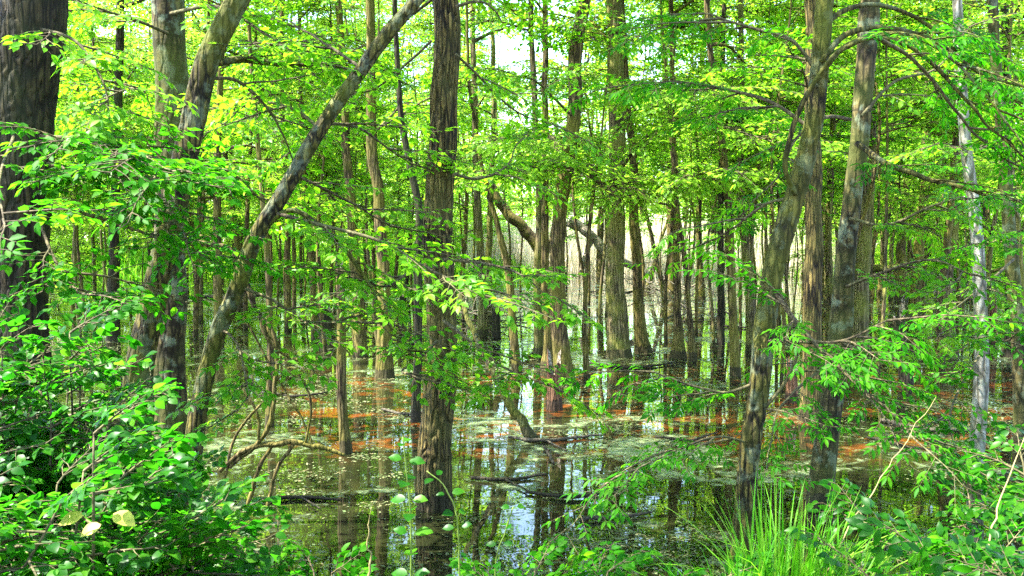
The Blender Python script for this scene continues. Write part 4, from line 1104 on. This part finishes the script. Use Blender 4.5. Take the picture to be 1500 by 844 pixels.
SH = [(-35, 430, 3.6, .35, 'tallest broad leaved shrub at the far left edge in front of thickest trunk'),
      (55, 480, 3.9, .35, 'broad leaved shrub second from the left edge, reaching up the thickest dark trunk'),
      (90, 590, 3.5, .26, 'shrub with large soft leaves between thickest dark trunk and lichen spotted trunk'),
      (150, 670, 4.0, .26, 'dense shrub in front of the foot of the leaning tree'),
      (200, 755, 4.2, .24, 'shrub hiding the foot of the lichen spotted and slanting trunks'),
      (20, 610, 2.9, .35, 'nearest shrub in the bottom left corner'),
      (150, 720, 3.0, .28, 'low shrub with a few yellowing leaves at the bottom left'),
      (215, 765, 3.2, .26, 'low shrub along the bottom edge, right of the one with yellowing leaves'),
      (290, 815, 3.6, .24, 'rightmost low shrub of the left thicket, thinning out over the water'),
      (80, 580, 4.6, .35, 'dark shrub behind the others, against the thickest dark trunk'),
      (185, 690, 5.2, .3, 'shrub behind the leaning trunk, its leaves seen between the trunks')]
for i, (px, ty, Y, sp, lab) in enumerate(SH):
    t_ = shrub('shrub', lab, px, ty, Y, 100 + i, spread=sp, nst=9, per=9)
    if i == 6:
        b = t_.location; yl = MB()
        P = np.array([at(122, 755, 2.75), at(166, 752, 2.72), at(148, 768, 2.7)]); T = np.array([[-.9, -.2, -.2], [.9, -.3, -.3], [-.8, -.4, -.35]]); N = np.array([[0.1, -.5, .8]] * 3)
        put_leaves(yl, (P, T, N, np.array([.07, .075, .06])), LEAF_BROAD); yl.build('yellow_leaf', M_YELLOWLEAF, t_, origin=np.array(b))
SR = [(1330, 770, 4.6, .3, 'airy shrub with small leaves in front of the yellowish pair reflection'),
      (1430, 740, 4.4, .3, 'airy small leaved shrub below the white barked tree'),
      (1520, 670, 4.2, .3, 'small leaved shrub at the right picture edge'),
      (1400, 835, 3.5, .3, 'low leafy shrub in the bottom right, left of the corner'),
      (1490, 780, 3.3, .35, 'leafy shrub filling the bottom right corner')]
for i, (px, ty, Y, sp, lab) in enumerate(SR):
    shrub('shrub', lab, px, ty, Y, 140 + i, spread=sp, nst=4, per=4, leafm=M_BUSHLEAF, tpls=SPR_SMALLBUSH, tpl=LEAF_OVAL, ls=.55, sl=(.25, .42), low=.35)
SC = [(700, 830, 3.9, 'seedling cluster at bottom centre just right of the main trunk reflection'),
      (770, 835, 3.6, 'seedling cluster at bottom centre, lowest and closest of its row'),
      (850, 835, 3.8, 'seedling cluster at bottom right of centre below the dark stick'),
      (930, 840, 3.7, 'seedling cluster left of the long grass tuft, second from it'),
      (1010, 835, 3.9, 'seedling cluster touching the long grass tuft'),
      (400, 735, 4.6, 'feathery low plant at the water edge below the bare tangled shrub'),
      (470, 830, 4.2, 'feathery low plant at the bottom edge left of the round leaved sapling'),
      (380, 830, 3.8, 'low plant at the bottom edge beside the left thicket')]
for i, (px, ty, Y, lab) in enumerate(SC):
    shrub('seedlings', lab, px, ty, Y, 170 + i, spread=.16, nst=3, per=3, leafm=M_NEARLEAF, tpls=SPR_SMALLBUSH, tpl=LEAF_OVAL, ls=.42, sl=(.16, .3), group='seedlings along the water edge', cat='plant', low=.4)

# the sapling with rounded opposite leaves
def round_sapling(label, pts, Y, seed, leaf=.072, gap=.055):
    r = np.random.default_rng(seed)
    W = [at(px, py, Y) for px, py in pts]; W[0][2] = .3
    P = spline(W, 60); base = P[0].copy()
    root = empty('sapling', base, label, 'plant', 'round leaved saplings at the bottom edge')
    m = MB(); tube(m, P, np.linspace(.005, .002, 60), 6); m.build('stem', M_STEM, root, origin=base)
    arc = np.r_[0, np.cumsum(np.linalg.norm(np.diff(P, axis=0), axis=1))]
    LP, LT, LN, LS = [], [], [], []
    for i, s_ in enumerate(np.arange(arc[-1] * .35, arc[-1] + .01, gap)):
        k = int(np.searchsorted(arc, min(s_, arc[-1]))); k = min(k, 59)
        a = r.uniform(-.5, .5) + (1.3 if i % 2 else 0)
        for sd in (0, math.pi):
            d = np.array([math.cos(a + sd), math.sin(a + sd) * .8, r.uniform(-.1, .4)])
            LP.append(P[k] + norm(d) * .012); LT.append(d); LN.append([r.normal(0, .25), -.55 + r.normal(0, .2), .8]); LS.append(leaf * r.uniform(.7, 1.1) * (1 - .35 * s_ / arc[-1]))
    lf = MB(); put_leaves(lf, tuple(np.array(x, float) for x in (LP, LT, LN, LS)), LEAF_BROAD); lf.build('foliage', M_BUSHLEAF, root, origin=base)
round_sapling('upright sapling with pairs of rounded leaves before the main trunk foot', [(598, 990), (602, 800), (596, 700), (590, 640)], 2.9, 1)
round_sapling('small bent sapling with rounded leaves crossing the main trunk reflection', [(672, 990), (672, 800), (655, 720), (625, 690)], 3.1, 2, leaf=.055, gap=.07)
round_sapling('short sapling with rounded leaves right of the main trunk reflection', [(735, 990), (725, 850), (740, 780), (752, 742)], 3.2, 3, leaf=.055, gap=.07)

# long grass tuft and loose blades
def tuft(label, px, toppy, Y, n, seed, hmin=.5, wd=(.004, .008), rad=.14, bend=.45, name='grass_tuft'):
    r = np.random.default_rng(seed); top = at(px, toppy, Y); g = float(terrain_z(np.array(top[0]), np.array(Y))); base = np.array([top[0], Y, g])
    H = top[2] - g
    m = MB()
    for i in range(n):
        az = r.uniform(0, 6.283); rr = rad * math.sqrt(r.random()); b = base + [rr * math.cos(az), rr * math.sin(az), -.03]
        h = H * r.uniform(hmin, 1.05); out = h * abs(r.normal(.15, bend)); az2 = az + r.normal(0, .6)
        K = 8; w = r.uniform(*wd); V = []
        dr = np.array([math.cos(az2), math.sin(az2), 0]); sd = np.array([-math.sin(az2), math.cos(az2), 0])
        for j in range(K):
            u = j / (K - 1); c = b + dr * out * u ** 1.8 + np.array([0, 0, h * (u - .38 * (out / h) * u ** 3)])
            ww = w * (1 - u ** 2.5) * (.6 + .8 * min(1, u * 4) * .5)
            V += [c + sd * ww, c + dr * .25 * ww - [0, 0, ww * .5], c - sd * ww]
        q = []
        for j in range(K - 1): q += [(3 * j, 3 * j + 1, 3 * j + 4, 3 * j + 3), (3 * j + 1, 3 * j + 2, 3 * j + 5, 3 * j + 4)]
        m.add(V, q)
    tag(m.build(name, M_GRASS, origin=base), label, 'grass', 'tufts of long grass on the near bank')
tuft('largest tuft of long arching bright green grass, at the foot of bent tree', 1150, 672, 3.9, 190, 1, rad=.17, wd=(.004, .0075))
tuft('tuft of long grass merging on the right of the largest one', 1230, 715, 3.8, 90, 2)
tuft('small grass tuft at the very bottom right of centre, left of the largest', 1090, 750, 3.7, 110, 3)
tuft('few broad grass blades by the bottom edge among the right shrubs', 1350, 770, 3.4, 22, 4, wd=(.009, .013))
def straw(label, pts, Y, w=5):
    P = spline([at(px, py, Y + dz) for px, py, dz in pts], 24); P += (np.stack([vnoise(np.arange(24) * .8, q_, 0, int(pts[0][0])) - .5 for q_ in range(3)], -1)) * .02; m = MB(); tube(m, P, np.linspace(w * .5 * Y / F, .001, 24), 6)
    tag(m.build('dry_stalk', M_STRAW, origin=P[0].copy()), label, 'stalk', 'dry stalks on the near bank')
straw('long straw coloured stalk leaning right at the right edge', [(1425, 900, 0), (1455, 770, .1), (1485, 680, .2), (1512, 600, .3)], 3.4, 4.5)
straw('pale bent stalk leaning right out of the grass tufts', [(1180, 900, 0), (1230, 800, .1), (1280, 720, .2), (1370, 580, .4)], 3.8, 3)
straw('thick cut cane standing at the bottom edge left of the round leaved sapling', [(540, 900, 0), (541, 800, 0), (543, 745, 0)], 4.0, 6)

# ------------------------------------------------------------------ floating litter
r = np.random.default_rng(99)
n = 210000
Y = 5.2 + 28 * r.random(n) ** 1.25; X = r.uniform(-.62, .62, n) * Y
f = vnoise(X * .8 + 3, Y * .8, 0, 41) * .45 + vnoise(X * 3, Y * 3, 0, 42) * .35 + vnoise(X * 9, Y * 9, 0, 43) * .2
k = f > .585 + r.random(n) * .09 + np.clip(8 - Y, 0, 3) * .025; X, Y = X[k], Y[k]; n = len(X)
bx, by = [], []
for t_ in TREES.values():
    b_ = t_[2]; m_ = 170; rr_ = .10 + np.abs(r.normal(0, .16, m_)) + (.12 if b_[1] < 8 else .05); aa_ = r.uniform(0, 6.283, m_)
    if b_[1] > 5: bx.append(b_[0] + rr_ * np.cos(aa_) * 1.6); by.append(b_[1] + rr_ * np.sin(aa_))
X = np.r_[X, np.concatenate(bx)]; Y = np.r_[Y, np.concatenate(by)]; n = len(X)
sz = r.uniform(.0025, .007, n) * (1 + Y / 14); az = r.uniform(0, 6.283, n); el = r.uniform(1, 2.4, n)
c = np.stack([X, Y, r.uniform(.003, .009, n)], -1)
u = np.stack([np.cos(az), np.sin(az), r.normal(0, .15, n)], -1) * (sz * el)[:, None]; v = np.stack([-np.sin(az), np.cos(az), r.normal(0, .15, n)], -1) * sz[:, None]
V = np.stack([c - u, c + v, c + u, c - v], 1); i4 = np.arange(n)[:, None] * 4 + np.arange(4)
mb = MB(); mb.add(V.reshape(-1, 3), i4)
M_LITTER = leaf_mat('floating_litter', [(.035, .06, .015), (.07, .11, .03), (.15, .16, .08), (.09, .07, .03), (.06, .10, .02)], [(.1, .1, .05)] * 2, .05, .7, .3)
tag(mb.build('floating_litter', M_LITTER, smooth=False), 'duckweed flecks and leaf litter floating on the water', 'duckweed', kind='stuff')
